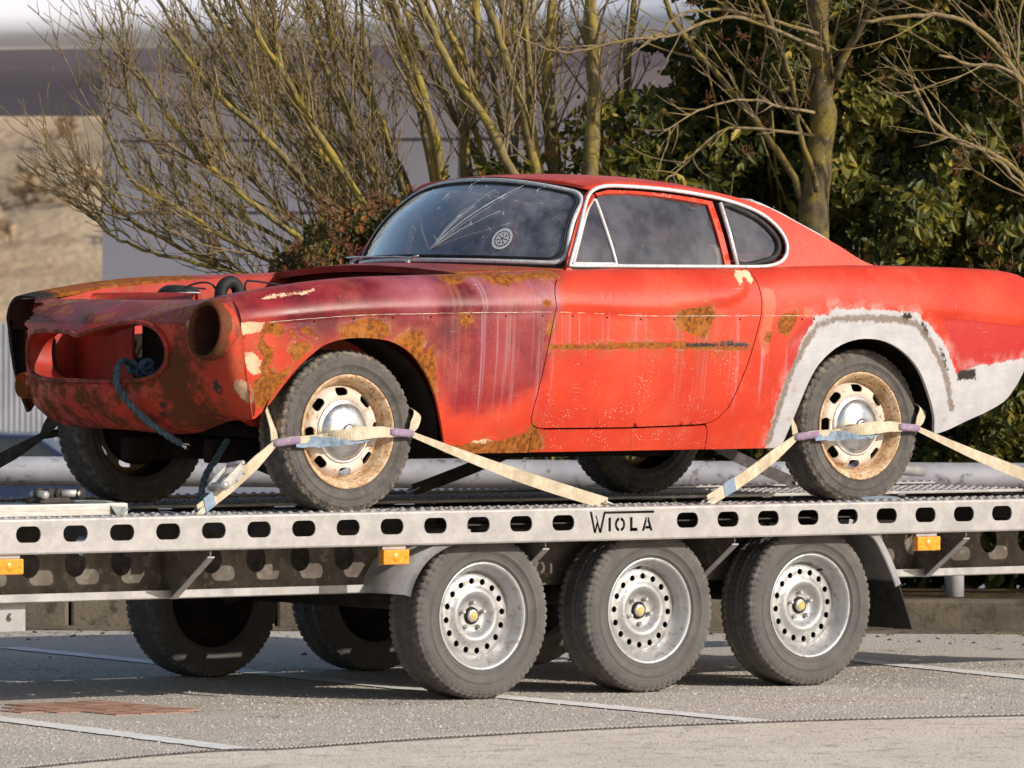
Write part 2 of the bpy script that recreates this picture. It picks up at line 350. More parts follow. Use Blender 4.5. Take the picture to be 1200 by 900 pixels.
def glass_material(name, dirt, tint, dcol, gain=1.5):  # pale diffuse film is dust plus painted sky reflection
    n = NT(name); v = n.coord(); fr = n.nd('Fresnel'); fr.inputs[0].default_value = 1.75
    tr = n.nd('BsdfTransparent'); n.put(tr.inputs[0], tint); gl = n.nd('BsdfGlossy'); gl.inputs['Roughness'].default_value = .03
    n.put(gl.inputs['Color'], (1, 1, 1))
    m = n.nd('MixShader'); n.put(m.inputs[0], n.math('MULTIPLY', fr.outputs[0], gain, clamp=True)); n.t.links.new(tr.outputs[0], m.inputs[1]); n.t.links.new(gl.outputs[0], m.inputs[2])
    df = n.nd('BsdfDiffuse'); n.put(df.inputs[0], dcol)
    m2 = n.nd('MixShader'); sc = n.ramp(n.noise(1, 6, .7, n.coord((30, 30, 9))), .45, .75)
    n.put(m2.inputs[0], n.math('MULTIPLY', n.math('ADD', n.math('MULTIPLY', n.ramp(n.noise(5, 6, .65, v), .3, .7), .7), n.math('MULTIPLY', sc, .12)), dirt))
    n.t.links.new(m.outputs[0], m2.inputs[1]); n.t.links.new(df.outputs[0], m2.inputs[2]); return n.done(m2.outputs[0])
GLASS_W = glass_material('dusty_sheen_windscreen_glass', .40, (.93, .95, .95), (.62, .62, .68), 2.3)
GLASS_S = glass_material('dusty_sheen_side_glass', .24, (.93, .94, .95), (.50, .48, .54))
ORANGE = mottled('amber_lens', (.75, .25, .012), (.85, .34, .02), 30, .25, 0, .6, .3, 260, .002)
GOLD = mottled('faded_gold_emblem', (.45, .34, .10), (.60, .50, .22), 60, .4, .4, .5)
CRACK = mottled('crazed_glass_line', (.70, .72, .72), (.85, .86, .86), 60, .5, 0, .5, 0)
WHITE = mottled('white_sticker', (.55, .55, .55), (.70, .70, .70), 60, .6, 0, .4, 0)
LETTER = mottled('black_lettering', (.02, .02, .02), (.05, .05, .05), 60, .7, 0, .3, 0)
def bark_material(name, c1, c2, moss):
    n = NT(name); v = n.coord((1, 1, .35)); f = n.noise(26, 7, .7, v); c = n.mix(n.ramp(f, .3, .7), c1, c2)
    c = n.mix(n.ramp(n.noise(7, 6, .7, n.coord()), .45, .62), c, moss)
    c = n.mix(n.math('MULTIPLY', n.ramp(n.noise(48, 5, .7, n.coord()), .60, .68), .7), c, (.34, .32, .24))
    return n.done(n.bsdf(c, .9, 0, .2, n.bump(f, .6, .006)))
BARK = bark_material('mossy_bark', (.10, .075, .034), (.27, .21, .09), (.32, .24, .042))
BARKB = bark_material('grey_green_bark', (.05, .038, .022), (.14, .11, .06), (.20, .15, .03))
TWIG = bark_material('pale_twig_bark', (.13, .09, .052), (.32, .24, .14), (.22, .16, .045))
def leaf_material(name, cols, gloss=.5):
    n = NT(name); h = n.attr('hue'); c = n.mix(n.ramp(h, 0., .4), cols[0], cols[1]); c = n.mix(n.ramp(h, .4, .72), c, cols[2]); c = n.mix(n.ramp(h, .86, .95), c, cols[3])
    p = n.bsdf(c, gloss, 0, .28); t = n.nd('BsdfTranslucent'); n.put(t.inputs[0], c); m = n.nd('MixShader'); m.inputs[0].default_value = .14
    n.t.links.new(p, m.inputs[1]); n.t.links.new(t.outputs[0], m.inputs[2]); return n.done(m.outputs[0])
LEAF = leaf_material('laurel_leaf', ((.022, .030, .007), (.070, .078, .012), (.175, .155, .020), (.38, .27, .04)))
LEAFR = leaf_material('berry_shrub_leaf', ((.022, .027, .008), (.055, .055, .012), (.14, .10, .02), (.28, .10, .024)))
BERRY = mottled('red_berry_stalk', (.14, .045, .02), (.27, .12, .05), 60, .5, 0, .4, 0)
def asphalt_material():
    n = NT('worn_asphalt'); v = n.coord(); a = n.noise(1.3, 6, .6, v); g = n.noise(85, 3, .8, v); g2 = n.voro(110, v)
    c = n.mix(n.ramp(a, .3, .7), (.47, .42, .365), (.57, .51, .445)); c = n.mix(n.math('MULTIPLY', n.ramp(g, .50, .70), .75), c, (.76, .67, .59)); c = n.mix(n.math('MULTIPLY', n.ramp(g, .47, .34), .8), c, (.10, .088, .08))
    c = n.mix(n.math('MULTIPLY', n.ramp(n.noise(5, 6, .7, v), .56, .72), .3), c, (.17, .145, .125)); c = n.mix(n.math('MULTIPLY', n.ramp(n.noise(.55, 5, .6, v), .50, .66), .35), c, (.24, .205, .18))
    cv = n.nd('TexVoronoi', feature='DISTANCE_TO_EDGE'); cv.inputs['Scale'].default_value = .9; wp = n.nd('VectorMath', operation='ADD'); n.t.links.new(v, wp.inputs[0]); n.t.links.new(n.noise(3, 5, .6, v, True), wp.inputs[1]); n.t.links.new(wp.outputs[0], cv.inputs['Vector'])
    ck = n.math('MULTIPLY', n.ramp(cv.outputs[0], .010, .004), n.ramp(n.noise(.8, 3, .5, v), .50, .56)); c = n.mix(n.math('MULTIPLY', ck, .8), c, (.06, .05, .045))
    pk = n.ramp(n.voro(55, v), .24, .12); c = n.mix(n.math('MULTIPLY', pk, n.ramp(n.noise(40, 3, .6, v), .45, .6)), c, (.62, .55, .49))
    return n.done(n.bsdf(c, .88, 0, .3, n.bump(n.math('ADD', g, g2), .7, .006)))
ASPHALT = asphalt_material()
CONC = mottled('sandy_concrete', (.64, .55, .45), (.74, .645, .54), 2.2, .9, 0, .3, .4, 140, .004, c3=(.46, .39, .33))
KERB = mottled('dirty_kerb_concrete', (.10, .08, .06), (.18, .148, .11), 3, .92, 0, .2, .5, 40, .01, c3=(.08, .065, .045))
LINE = mottled('worn_white_line', (.72, .70, .67), (.84, .82, .79), 9, .8, 0, .3, .4, 150, .003, c3=(.55, .51, .47))
BRICKR = mottled('red_paving', (.30, .16, .12), (.42, .26, .20), 9, .9, 0, .2, .4, 90, .004)
TAR = mottled('tar_joint', (.05, .042, .04), (.11, .09, .085), 30, .7, 0, .3)
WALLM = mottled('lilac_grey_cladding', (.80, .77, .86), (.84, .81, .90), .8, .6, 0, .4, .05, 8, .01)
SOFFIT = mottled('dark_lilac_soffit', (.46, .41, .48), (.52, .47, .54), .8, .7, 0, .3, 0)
FASCIA = mottled('white_canopy', (.80, .79, .84), (.84, .83, .88), .6, .5, 0, .4, 0)
FENCE = mottled('pale_sheet_fence', (.46, .46, .50), (.56, .56, .60), 1.5, .5, .2, .4, 0)
HILLM = mottled('dry_hill_grass', (.42, .31, .20), (.52, .40, .27), .2, .95, 0, .1, .6, 3, .3, stretch=(1, 1, .5), c3=(.36, .26, .17))
GUARD = mottled('galvanised_guard_tube', (.40, .39, .43), (.54, .53, .56), 5, .55, .35, .4, .1, 60, .003, c3=(.22, .20, .22))
BLUECAR = mottled('dark_blue_car_paint', (.02, .03, .07), (.03, .045, .10), 4, .25, .2, .5, 0)
CARGLASS = mottled('tinted_car_glass', (.03, .04, .045), (.05, .06, .07), 4, .1, 0, .5, 0)
def pebble_material():
    n = NT('asphalt_chippings'); h = n.attr('hue'); c = n.mix(n.ramp(h, 0, .5), (.30, .265, .23), (.50, .45, .395)); c = n.mix(n.ramp(h, .55, 1.), c, (.72, .66, .60)); return n.done(n.bsdf(c, .85, 0, .3))
PEBBLE = pebble_material()
SOIL = mottled('leaf_litter_soil', (.035, .024, .014), (.085, .058, .03), 6, .95, 0, .1, .8, 30, .02, c3=(.15, .09, .04))
# ------------------------------------------------------------------ ground
def sheet(name, poly, z, mat, h=None):
    P = np.asarray(poly, float); V = np.c_[P, np.full(len(P), z)]
    return tag(emit(name, V, [tuple(range(len(P)))], mat, smooth=False), kind='structure')
VR = np.array([RT[0], RT[1]]); VD = np.array([FW[0], FW[1]])/np.hypot(FW[0], FW[1])
def gp(r, d): return VR*r+VD*d                                  # right / away from the viewer, metres
gd = [-400, -60, -20, 0, 3, 4.9, 6.2, 8.0, 10.5, 14, 60, 400]; gz = [0, 0, 0, 0, 0, 0, -.02, -.25, -.78, -.92, -1.45, -1.6]      # falls away to a lower yard behind the verge
grr = [-400, -60, -20, -8, 0, 8, 20, 60, 400]
tag(emit('ground', [(*gp(r, d), z) for d, z in zip(gd, gz) for r in grr], [(i*9+j, i*9+j+1, i*9+10+j, i*9+9+j) for i in range(11) for j in range(8)], ASPHALT, smooth=False), kind='structure')
apron = [(-9, -5.6), (-2.94, -2.98), (-1.82, -2.73), (-1.1, -2.56), (-.35, -2.48), (.3, -2.50), (.9, -2.58), (1.52, -2.73), (3.2, -3.3), (5, -4.1), (9, -6.5), (9, -24), (-9, -24)]
ed = smooth_path(apron[:11], 8)
ap = tag(emit('concrete_apron', np.c_[np.vstack([ed, apron[-2:]]), np.full(len(ed)+2, .006)], [tuple(range(len(ed)+2))], CONC, smooth=False), kind='structure')
jp = smooth_path([(-9, -5.85), (-2.94, -3.08), (-1.70, -2.80), (-1.1, -2.68), (-.3, -2.60), (.3, -2.62), (.9, -2.72), (1.6, -2.92), (3.2, -3.55), (9, -6.8)], 40)
mb = MB()
for s in (0, math.pi):                                          # a twisted bead of sealant in the joint
    L = np.cumsum(np.r_[0, np.linalg.norm(np.diff(jp, axis=0), axis=1)]); t = np.arange(0, L[-1], .007); X = np.interp(t, L, jp[:, 0]); Y = np.interp(t, L, jp[:, 1])
    mb.tube(np.c_[X, Y+.006*np.sin(t*150+s), .006+.004*np.cos(t*150+s)], .005, 5)
tag(mb.emit('joint_sealant', TAR), kind='structure')
def painted_line(a, b, wd=.125):
    a, b = np.array(a, float), np.array(b, float); L = np.linalg.norm(b-a); d = (b-a)/L; n = np.array([-d[1], d[0]]); k = int(L/.05)+2
    t = np.linspace(0, L, k); e = rng.normal(0, .004, (2, k)); V = [np.r_[a+d*q+n*(wd/2+e[0][i]), .004] for i, q in enumerate(t)]+[np.r_[a+d*q-n*(wd/2+e[1][i]), .004] for i, q in enumerate(t)]
    tag(emit('parking_line', V, [(i, i+1, k+i+1, k+i) for i in range(k-1)], LINE, smooth=False), kind='structure')
painted_line((3.42, .9), (2.78, -2.5)); painted_line((.62, -.6), (.49, -2.50)); painted_line((.98, 3.0), (.60, -.55)); painted_line((-1.45, .6), (-1.84, -2.66)); painted_line((5.4, 1.6), (4.9, -2.6))
def chippings(n, r0, r1, d0, d1, avoid, inside=False, sc=1., label='pale stone chippings standing proud of the worn tarmac'):
    # stones standing proud of the worn tarmac
    P = np.c_[rng.uniform(r0, r1, n), rng.uniform(d0, d1, n)]; W = P[:, :1]*VR+P[:, 1:]*VD; ok = inpoly(W, np.vstack([ed, apron[-2:]])) == inside
    for a, b, wd in avoid: a, b = np.array(a, float), np.array(b, float); ok &= segdist(W, a[None], b[None]) > wd
    W = W[ok]; n = len(W); s = sc*rng.uniform(.0024, .0060, n)*rng.choice([1, 1, 1, 1.5], n); a = rng.uniform(0, 6.3, n); V = np.zeros((n, 5, 3))
    for k in range(4): q = a+k*math.pi/2+rng.normal(0, .25, n); f = rng.uniform(.8, 1.3, n); V[:, k, 0] = W[:, 0]+np.cos(q)*s*f; V[:, k, 1] = W[:, 1]+np.sin(q)*s*f; V[:, k, 2] = .0055 if inside else -.001
    V[:, 4, 0] = W[:, 0]+rng.normal(0, .3, n)*s; V[:, 4, 1] = W[:, 1]+rng.normal(0, .3, n)*s; V[:, 4, 2] = (.006 if inside else 0)+s*rng.uniform(.35, .75, n)
    B = np.arange(n)[:, None, None]*5; F = (B+np.array([(0, 1, 4), (1, 2, 4), (2, 3, 4), (3, 0, 4)])[None]).reshape(-1, 3)
    me = bpy.data.meshes.new('chippings'); me.vertices.add(n*5); me.vertices.foreach_set('co', V.reshape(-1)); me.loops.add(len(F)*3); me.loops.foreach_set('vertex_index', F.reshape(-1).astype(np.int32)); me.polygons.add(len(F)); me.polygons.foreach_set('loop_start', np.arange(0, len(F)*3, 3, dtype=np.int32)); me.update(calc_edges=True)
    at_ = me.attributes.new('hue', 'FLOAT', 'POINT'); at_.data.foreach_set('value', np.repeat(rng.beta(1.6, 1.6, n), 5).astype(np.float32))
    return tag(link('chippings', me, PEBBLE), label, 'gravel', kind='stuff')
LN = [((3.42, .9), (2.78, -2.5), .06), ((.62, -.6), (.49, -2.5), .06), ((.98, 3.), (.60, -.55), .06), ((-1.45, .6), (-1.84, -2.66), .06), ((-1.05, -.25), (-1.05, -1.0), .38)]
chippings(70000, -2.7, 3.4, -4.0, 2.2, LN); chippings(60000, -2.7, 3.4, -4.3, -1.5, [], True, .62, 'fine grit lying on the sandy concrete apron')
# red paving inset near the apron
mb = MB(); 
p0 = np.array((-1.38, -.25)); ux = np.array((.0, -1.)); uy = np.array((1., .0))
for i in range(10):
    for j in range(6):
        if j == 0 and not 3 < i < 6 or j == 1 and not 1 < i < 7 or j == 5 and i > 8: continue
        q = p0+ux*i*.072+uy*j*.105; t_ = rng.uniform(-.001, .001)
        mb.box((q[0], q[1], -.01), (q[0]+.066, q[1]+.098, .0035+t_), 0, math.atan2(ux[1], ux[0]), (q[0], q[1], 0))
tag(mb.emit('paving_block', BRICKR), kind='structure')
# kerb, verge and guard rail behind the trailer
D0 = 4.75
def strip(name, r0, r1, d0, d1, z0, z1, mat, bev=0.):
    V = []; 
    for r in np.arange(r0, r1+.01, 1.0):
        for d, z in ((d0, z0), (d0, z1-bev), (d0+bev, z1), (d1, z1)): V.append((*gp(r, d), z))
    V = np.array(V); k = len(V)//4
    return tag(emit(name, V, [(4*i+j, 4*i+4+j, 4*i+5+j, 4*i+1+j) for i in range(k-1) for j in range(3)], mat, smooth=False), kind='structure')
kerb = tag(bpy.data.objects.new('kerb', None), kind='structure'); COL.objects.link(kerb)
for i in range(-14, 16):
    m_ = MB(); a = gp(i*.915+.006, D0); c_ = gp(i*.915+.909, D0+.15); th = math.atan2(VR[1], VR[0])
    m_.box((0, 0, -.05), (.903, .15, .135+rng.uniform(-.004, .004)), .014, th, (0, 0, 0)); V, F, S = m_.arr(); V[:, :2] += a
    emit('kerb_stone', V, F, KERB, kerb, S)
strip('gutter', -13, 14, D0-.28, D0, .002, .008, KERB)
strip('verge', -13, 14, D0+.151, D0+1.5, .0, .125, SOIL)
tag(emit('verge_bank', [(*gp(r, d), z) for d, z in ((D0+1.499, .1245), (D0+2.4, .06), (D0+4.2, -.30), (D0+6.5, -.80), (D0+9, -.90)) for r in (-13, 14)], [(2*i, 2*i+1, 2*i+3, 2*i+2) for i in range(4)], SOIL), kind='structure')
gr = empty('guard_rail', (*gp(0, D0+.55), 0), 'long round galvanised guard tube on posts behind the trailer', 'guard rail')
m_ = MB(); rr = np.arange(-9, 10.01, .5); m_.tube([(*gp(r, D0+.55), .675-.0025*r) for r in rr], .066, 20); m_.emit('rail_tube', GUARD, gr)
for r in (-8.2, -5.4, 3.05, 5.9, 8.6):
    m_ = MB(); m_.tube([(*gp(r, D0+.62), .0), (*gp(r, D0+.62), .67)], .045, 12); m_.emit('post', GUARD, gr)
# litter on the tarmac
mb = MB()
for i in range(420):
    r = rng.uniform(-3, 4.2); d = rng.uniform(3.4, D0-.02) if i < 390 else rng.uniform(1.6, 3.4); p = gp(r, d); q = rng.uniform(.006, .020); a = rng.uniform(0, 6.3); c, s = math.cos(a), math.sin(a)
    V = np.array([(-q, 0, .006), (0, -q*.5, .007+q*.3), (q, 0, .006), (0, q*.5, .008+q*.5)]); V = np.c_[V[:, 0]*c-V[:, 1]*s+p[0], V[:, 0]*s+V[:, 1]*c+p[1], V[:, 2]]
    mb.add(V, [(0, 1, 2, 3)])
tag(mb.emit('leaf_litter', mottled('dead_leaf', (.10, .05, .02), (.20, .11, .05), 40, .9, 0, .2, 0)), 'scattered small dead leaves on the tarmac and gutter', 'litter', kind='stuff')
# ------------------------------------------------------------------ far background
bd = empty('building', at(118, 340, 46)*[1, 1, 0], 'lilac grey building with white rounded canopy edge behind bare shrub', 'building')
B0 = at(118, 346, 46)[:2]; BD = np.array((.47, -.883)); BN = np.array((-.883, -.47))        # wall runs along BD, faces BN
def bp(s, o, z): q = B0+BD*s+BN*o; return (q[0], q[1], z)
zt_ = at(118, 128, 46)[2]
zl = [-1., at(118, 250, 46)[2], at(118, 166, 46)[2], zt_+.3]
for k in range(3):
    for s0 in np.arange(0, 13.5, 2.7):
        m_ = MB(); g = .012; V = [bp(s0+g, 0, zl[k]+g), bp(s0+2.7-g, 0, zl[k]+g), bp(s0+2.7-g, 0, zl[k+1]-g), bp(s0+g, 0, zl[k+1]-g)]
        m_.prism(V, np.r_[-BN*.08, 0]); m_.emit('wall_panel', WALLM, bd)
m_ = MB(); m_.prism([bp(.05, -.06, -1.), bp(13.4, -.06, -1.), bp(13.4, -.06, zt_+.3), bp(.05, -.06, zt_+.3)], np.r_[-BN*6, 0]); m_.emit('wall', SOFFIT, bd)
pr = [(2.1, zt_+.33), (2.2, zt_+.36), (2.27, zt_+.42), (2.28, zt_+.49), (2.22, zt_+.56), (2.08, zt_+.62), (1.7, zt_+.70), (.8, zt_+.85), (-6, zt_+1.6), (-6, zt_+.02), (0, zt_+.02)]
s0, s1 = -7.5, 14.; n_ = len(pr); V = [bp(s0, -.6 if o < -1 else o, z) for o, z in pr]+[bp(s1, o, z) for o, z in pr]
emit('canopy', V, [(i, (i+1) % n_, (i+1) % n_+n_, i+n_) for i in range(8)]+[tuple(range(n_)), tuple(range(2*n_-1, n_-1, -1))], FASCIA, bd, [True]*8+[False]*2)
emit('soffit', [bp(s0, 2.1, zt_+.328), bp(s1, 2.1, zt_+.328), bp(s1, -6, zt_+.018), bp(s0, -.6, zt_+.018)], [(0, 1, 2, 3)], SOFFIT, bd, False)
# hillside
hx = np.linspace(-60, 60, 61); hd = np.linspace(70, 190, 41); V = []
for d in hd:
    for r in hx:
        q = gp(r, d); V.append((q[0], q[1], -2+np.interp(d, [70, 90, 130, 190], [0, .6, 7.6, 10.5])+.35*math.sin(r*.31+d*.13)+.3*math.sin(r*.73-d*.2)+.5*math.sin(r*.11)))
tag(emit('hillside', V, [(i*61+j, i*61+j+1, i*61+62+j, i*61+61+j) for i in range(40) for j in range(60)], HILLM), kind='structure')
hs = MB()
for i in range(90):
    q = gp(rng.uniform(-24, -4), rng.uniform(112, 150)); dd = q@VD; z = -2+np.interp(dd, [70, 90, 130, 190], [0, .6, 7.6, 10.5]); r_ = rng.uniform(.2, .5)
    for k in range(26):
        p = np.array((q[0], q[1], z+r_*.4))+rng.normal(0, 1, 3)*r_*.45; a = rng.normal(0, .13, (3, 3)); hs.add(p+a, [(0, 1, 2)])
tag(hs.emit('hill_scrub', mottled('brown_scrub', (.30, .21, .13), (.38, .28, .18), 2, .95, 0, .1, 0)), 'brown scrub scattered over the distant dry hillside', 'scrub', kind='stuff')
# sheet fence and parked car far left
fe = empty('sheet_fence', at(0, 500, 82)*[1, 1, 0], 'pale corrugated sheet fence below the brown hillside', 'fence')
for k in range(-16, 9):
    P = []; a0 = at(-95+k*26, 500, 82); a1 = at(-95+(k+1)*26, 500, 82); zt2 = at(0, 378, 82)[2]; n2 = 25
    V = []
    for i in range(n2):
        q = a0+(a1-a0)*i/(n2-1.)-FW*(.05 if (i//3) % 2 else 0); V += [(q[0], q[1], -1.6), (q[0], q[1], zt2)]
    emit('fence_sheet', V, [(2*i, 2*i+2, 2*i+3, 2*i+1) for i in range(n2-1)], FENCE, fe, False)
def far_car(name, px, Z, label):
    g0 = at(px, 540, Z); g0[2] = -1.40; r = empty(name, g0, label, 'car')
    ax = VR*-1; sd = VD
    def P(l, w, z): q = g0[:2]+ax*l+sd*w; return (q[0], q[1], z-1.40)
    L = [(-2.1, .35), (-2.15, .7), (-2.05, .95), (-1.2, 1.02), (-.5, 1.02), (1.4, 1.02), (2.0, .92), (2.1, .6), (2.05, .3)]
    m = MB(); m.prism([P(l, -.85, z) for l, z in L], np.r_[sd*1.7, 0]); m.emit('body', BLUECAR, r)
    C_ = [(-1.0, 1.0), (-.35, 1.42), (.9, 1.44), (1.75, 1.0)]
    m = MB(); m.prism([P(l, -.72, z) for l, z in C_], np.r_[sd*1.44, 0]); c = m.emit('cabin', BLUECAR, r)
    for a, b in (((-.85, 1.03), (-.32, 1.36)), ((-.1, 1.03), (.0, 1.36))):
        pass
    for q in ([(-.8, 1.03), (-.32, 1.37), (.22, 1.38), (.22, 1.03)], [(.3, 1.03), (.3, 1.38), (.85, 1.38), (1.45, 1.03)]):
        m = MB(); m.prism([P(l, -.735, z) for l, z in q], np.r_[sd*.012, 0]); m.emit('window', CARGLASS, c)
    for l in (-1.35, 1.35):
        Vw, Fw = lathe([(.0, -.1), (.2, -.1), (.21, -.11), (.31, -.1), (.31, .1), (0, .1)], 24, 'y'); R_ = np.array([[ax[0], sd[0], 0], [ax[1], sd[1], 0], [0, 0, 1]]); q = np.array(P(l, -.78, .31))
        emit('wheel', Vw@R_.T+q, Fw, BLACK, r)
    return r
far_car('parked_car', 6, 70, 'dark blue parked car beyond the guard rail, far left')

def curve(xs, ys):
    xs = np.array(xs, float); ys = np.array(ys, float)
    d = np.diff(ys)/np.diff(xs); m = np.zeros_like(ys)
    m[0], m[-1] = d[0], d[-1]
    for i in range(1, len(xs)-1):
        m[i] = 0 if d[i-1]*d[i] <= 0 else 2*d[i-1]*d[i]/(d[i-1]+d[i])
    def f(x):
        x = np.clip(np.asarray(x, float), xs[0], xs[-1])
        i = np.clip(np.searchsorted(xs, x)-1, 0, len(xs)-2)
        h = xs[i+1]-xs[i]; t = (x-xs[i])/h
        return ((2*t**3-3*t**2+1)*ys[i]+(t**3-2*t**2+t)*h*m[i]+(-2*t**3+3*t**2)*ys[i+1]+(t**3-t**2)*h*m[i+1])
    return f
def sstep(a, b, x):
    t = np.clip((np.asarray(x, float)-a)/(b-a), 0, 1); return t*t*(3-2*t)
ZS = curve([-.62,-.45,.4,2.,2.78,3.,3.1,3.2,3.27,3.34,3.45],[.97,.97,.897,.902,.945,1.005,1.035,1.075,1.135,1.22,1.33])
ZT = curve([-.6,-.47,-.22,.03,.42,.87,1.36,1.84,2.3,2.81,3.23,3.45],[1.36,1.376,1.398,1.412,1.42,1.424,1.41,1.412,1.412,1.402,1.369,1.35])
ZC = curve([-.62,-.56,-.45,-.3,-.07,.11,.45,.8,1.,1.5,1.88,2.4,2.6,2.9,3.15,3.30,3.39,3.47],[1.452,1.462,1.484,1.507,1.535,1.547,1.557,1.569,1.577,1.584,1.589,1.602,1.601,1.597,1.589,1.572,1.535,1.47])
WT = curve([-.6,-.45,-.2,.2,.9,1.5,2.4,3.,3.42],[.735,.777,.812,.833,.845,.85,.842,.805,.735])
WC = curve([-.6,-.45,-.2,.2,.6,1.,1.9,2.4,3.,3.42],[.655,.67,.683,.695,.715,.745,.75,.738,.71,.655])
WS = curve([-.6,-.4,.4,1.,2.,2.8,3.42],[.70,.72,.765,.77,.775,.77,.70])
WH = curve([-.6,-.4,.55,.75,.95,1.1,2.4,2.7,3.,3.42],[.53,.55,.55,.58,.66,.69,.695,.68,.62,.56])
ZHOOK = curve([-.7,1.2,1.36,1.5,1.71,1.79,1.815,1.9],[0,0,.004,.022,.05,.09,.14,.2])
def Q(x, v):
    """near side body surface (negative y); v 0..1 sill to trim line, 1..2 trim to crown, 2..3 crown to inner edge"""
    x = np.asarray(x, float); v = np.asarray(v, float)
    zs, zt, zc, wt, wc, ws, wh = ZS(x), ZT(x), ZC(x), WT(x), WC(x), WS(x), WH(x)
    t = np.clip(v, 0, 1); y1 = ws+(wt-ws)*(1-(1-t)**2.3); z1 = zs+(zt-zs)*t
    ph = (np.clip(v, 1, 2)-1)*np.pi/2
    y2 = wc+(wt-wc)*np.cos(ph); z2 = zt+(zc-zt)*np.sin(ph)
    u = np.clip(v-2, 0, 1); y3 = wc+(wh-wc)*u; z3 = zc-.012*u*u
    y = np.where(v <= 1, y1, np.where(v <= 2, y2, y3)); z = np.where(v <= 1, z1, np.where(v <= 2, z2, z3))
    zz = z-zt-ZHOOK(x)
    y = y+.013*sstep(-.006, .010, zz)*(1-sstep(.02, .16, zz))*(1-sstep(1.80, 1.84, x))*sstep(-.62, -.3, x)
    y = y+.010*sstep(2.3, 2.9, x)*sstep(-.004, .012, z-zt)*(1-sstep(.03, .17, z-zt))
    return np.stack([x, -y, z], -1)
def VZ(x, z):
    x = np.asarray(x, float); z = np.asarray(z, float)
    t = (z-ZS(x))/(ZT(x)-ZS(x)); u = np.clip((z-ZT(x))/(ZC(x)-ZT(x)), 0, 1)
    return np.where(t <= 1, t, 1+np.arcsin(u)*2/np.pi)
def SY(x, z): return Q(x, VZ(x, z))[..., 1]
# paint patches measured on the near side, (x, z) in metres
P_RUST = [[(-0.427,1.337),(-0.405,1.378),(-0.374,1.386),(-0.343,1.368),(-0.326,1.337),(-0.354,1.332),(-0.399,1.342),(-0.416,1.322),(-0.398,1.301),(-0.369,1.281),(-0.373,1.250),(-0.388,1.219),(-0.346,1.194),(-0.302,1.219),(-0.316,1.178),(-0.340,1.142),(-0.355,1.127),(-0.362,1.096),(-0.399,1.070),(-0.437,1.096),(-0.446,1.168),(-0.414,1.189),(-0.428,1.219),(-0.407,1.250),(-0.437,1.281),(-0.432,1.312)],[(-0.312,1.286),(-0.284,1.307),(-0.238,1.312),(-0.219,1.286),(-0.253,1.260),(-0.280,1.235),(-0.305,1.260)],[(-0.268,1.363),(-0.233,1.368),(-0.197,1.337),(-0.208,1.322),(-0.238,1.337),(-0.268,1.348)],[(-0.312,1.358),(-0.291,1.358),(-0.291,1.322),(-0.308,1.332)],[(-0.104,1.324),(-0.094,1.361),(-0.043,1.380),(0.023,1.392),(0.083,1.386),(0.113,1.367),(0.121,1.336),(0.084,1.318),(-0.005,1.318)],[(0.129,1.312),(0.174,1.336),(0.204,1.346),(0.257,1.349),(0.274,1.311),(0.252,1.286),(0.268,1.262),(0.305,1.299),(0.322,1.261),(0.332,1.224),(0.333,1.168),(0.341,1.124),(0.311,1.124),(0.281,1.187),(0.239,1.237),(0.199,1.280),(0.160,1.299)],[(0.432,1.418),(0.483,1.418),(0.480,1.374),(0.457,1.349),(0.434,1.374)],[(0.402,1.556),(0.528,1.562),(0.629,1.565),(0.725,1.558),(0.911,1.570),(0.919,1.543),(0.830,1.543),(0.708,1.532),(0.668,1.510),(0.599,1.521),(0.587,1.547),(0.522,1.552),(0.443,1.515),(0.382,1.530)],[(0.799,1.464),(0.838,1.464),(0.842,1.437),(0.802,1.437)],[(0.826,1.332),(0.839,1.374),(0.858,1.416),(0.858,1.332)],[(0.384,0.909),(0.456,0.932),(0.585,0.938),(0.663,0.943),(0.775,0.973),(0.806,1.015),(0.841,0.973),(0.869,0.909),(0.726,0.889),(0.464,0.890)],[(1.429,1.375),(1.450,1.428),(1.519,1.439),(1.607,1.445),(1.636,1.407),(1.595,1.353),(1.582,1.321),(1.527,1.332),(1.471,1.348)],[(0.841,1.298),(1.417,1.308),(1.611,1.302),(1.807,1.286),(1.796,1.276),(1.419,1.281),(0.842,1.279)],[(1.931,1.375),(1.959,1.413),(2.030,1.424),(2.038,1.386),(1.989,1.332),(1.946,1.332)],[(1.882,1.343),(1.911,1.343),(1.905,1.299),(1.869,1.310)]]
P_TAN = [[(-0.493,1.266),(-0.453,1.271),(-0.430,1.255),(-0.409,1.230),(-0.414,1.194),(-0.448,1.189),(-0.471,1.209),(-0.484,1.240)],[(-0.561,1.441),(-0.537,1.434),(-0.537,1.403),(-0.529,1.352),(-0.534,1.327),(-0.549,1.306),(-0.554,1.342),(-0.554,1.383),(-0.559,1.414)],[(-0.535,1.377),(-0.457,1.380),(-0.406,1.380),(-0.427,1.347),(-0.482,1.337),(-0.528,1.329)],[(-0.560,1.184),(-0.533,1.179),(-0.498,1.143),(-0.473,1.112),(-0.515,1.097),(-0.540,1.127),(-0.558,1.158)],[(0.517,0.923),(0.532,0.944),(0.596,0.949),(0.651,0.938),(0.649,0.916),(0.579,0.907)],[(1.771,1.580),(1.846,1.580),(1.841,1.537),(1.816,1.526),(1.795,1.558),(1.759,1.515),(1.755,1.536),(1.749,1.558)],[(-0.406,1.465),(-0.354,1.480),(-0.268,1.489),(-0.225,1.489),(-0.178,1.504),(-0.175,1.499),(-0.220,1.481),(-0.277,1.478),(-0.347,1.469),(-0.400,1.460)]]
P_PEACH = [[(1.875,1.515),(1.928,1.505),(1.932,1.440),(1.910,1.375),(1.893,1.267),(1.866,1.245),(1.847,1.332),(1.867,1.418)],[(2.067,1.440),(2.102,1.440),(2.109,1.386),(2.073,1.397)]]
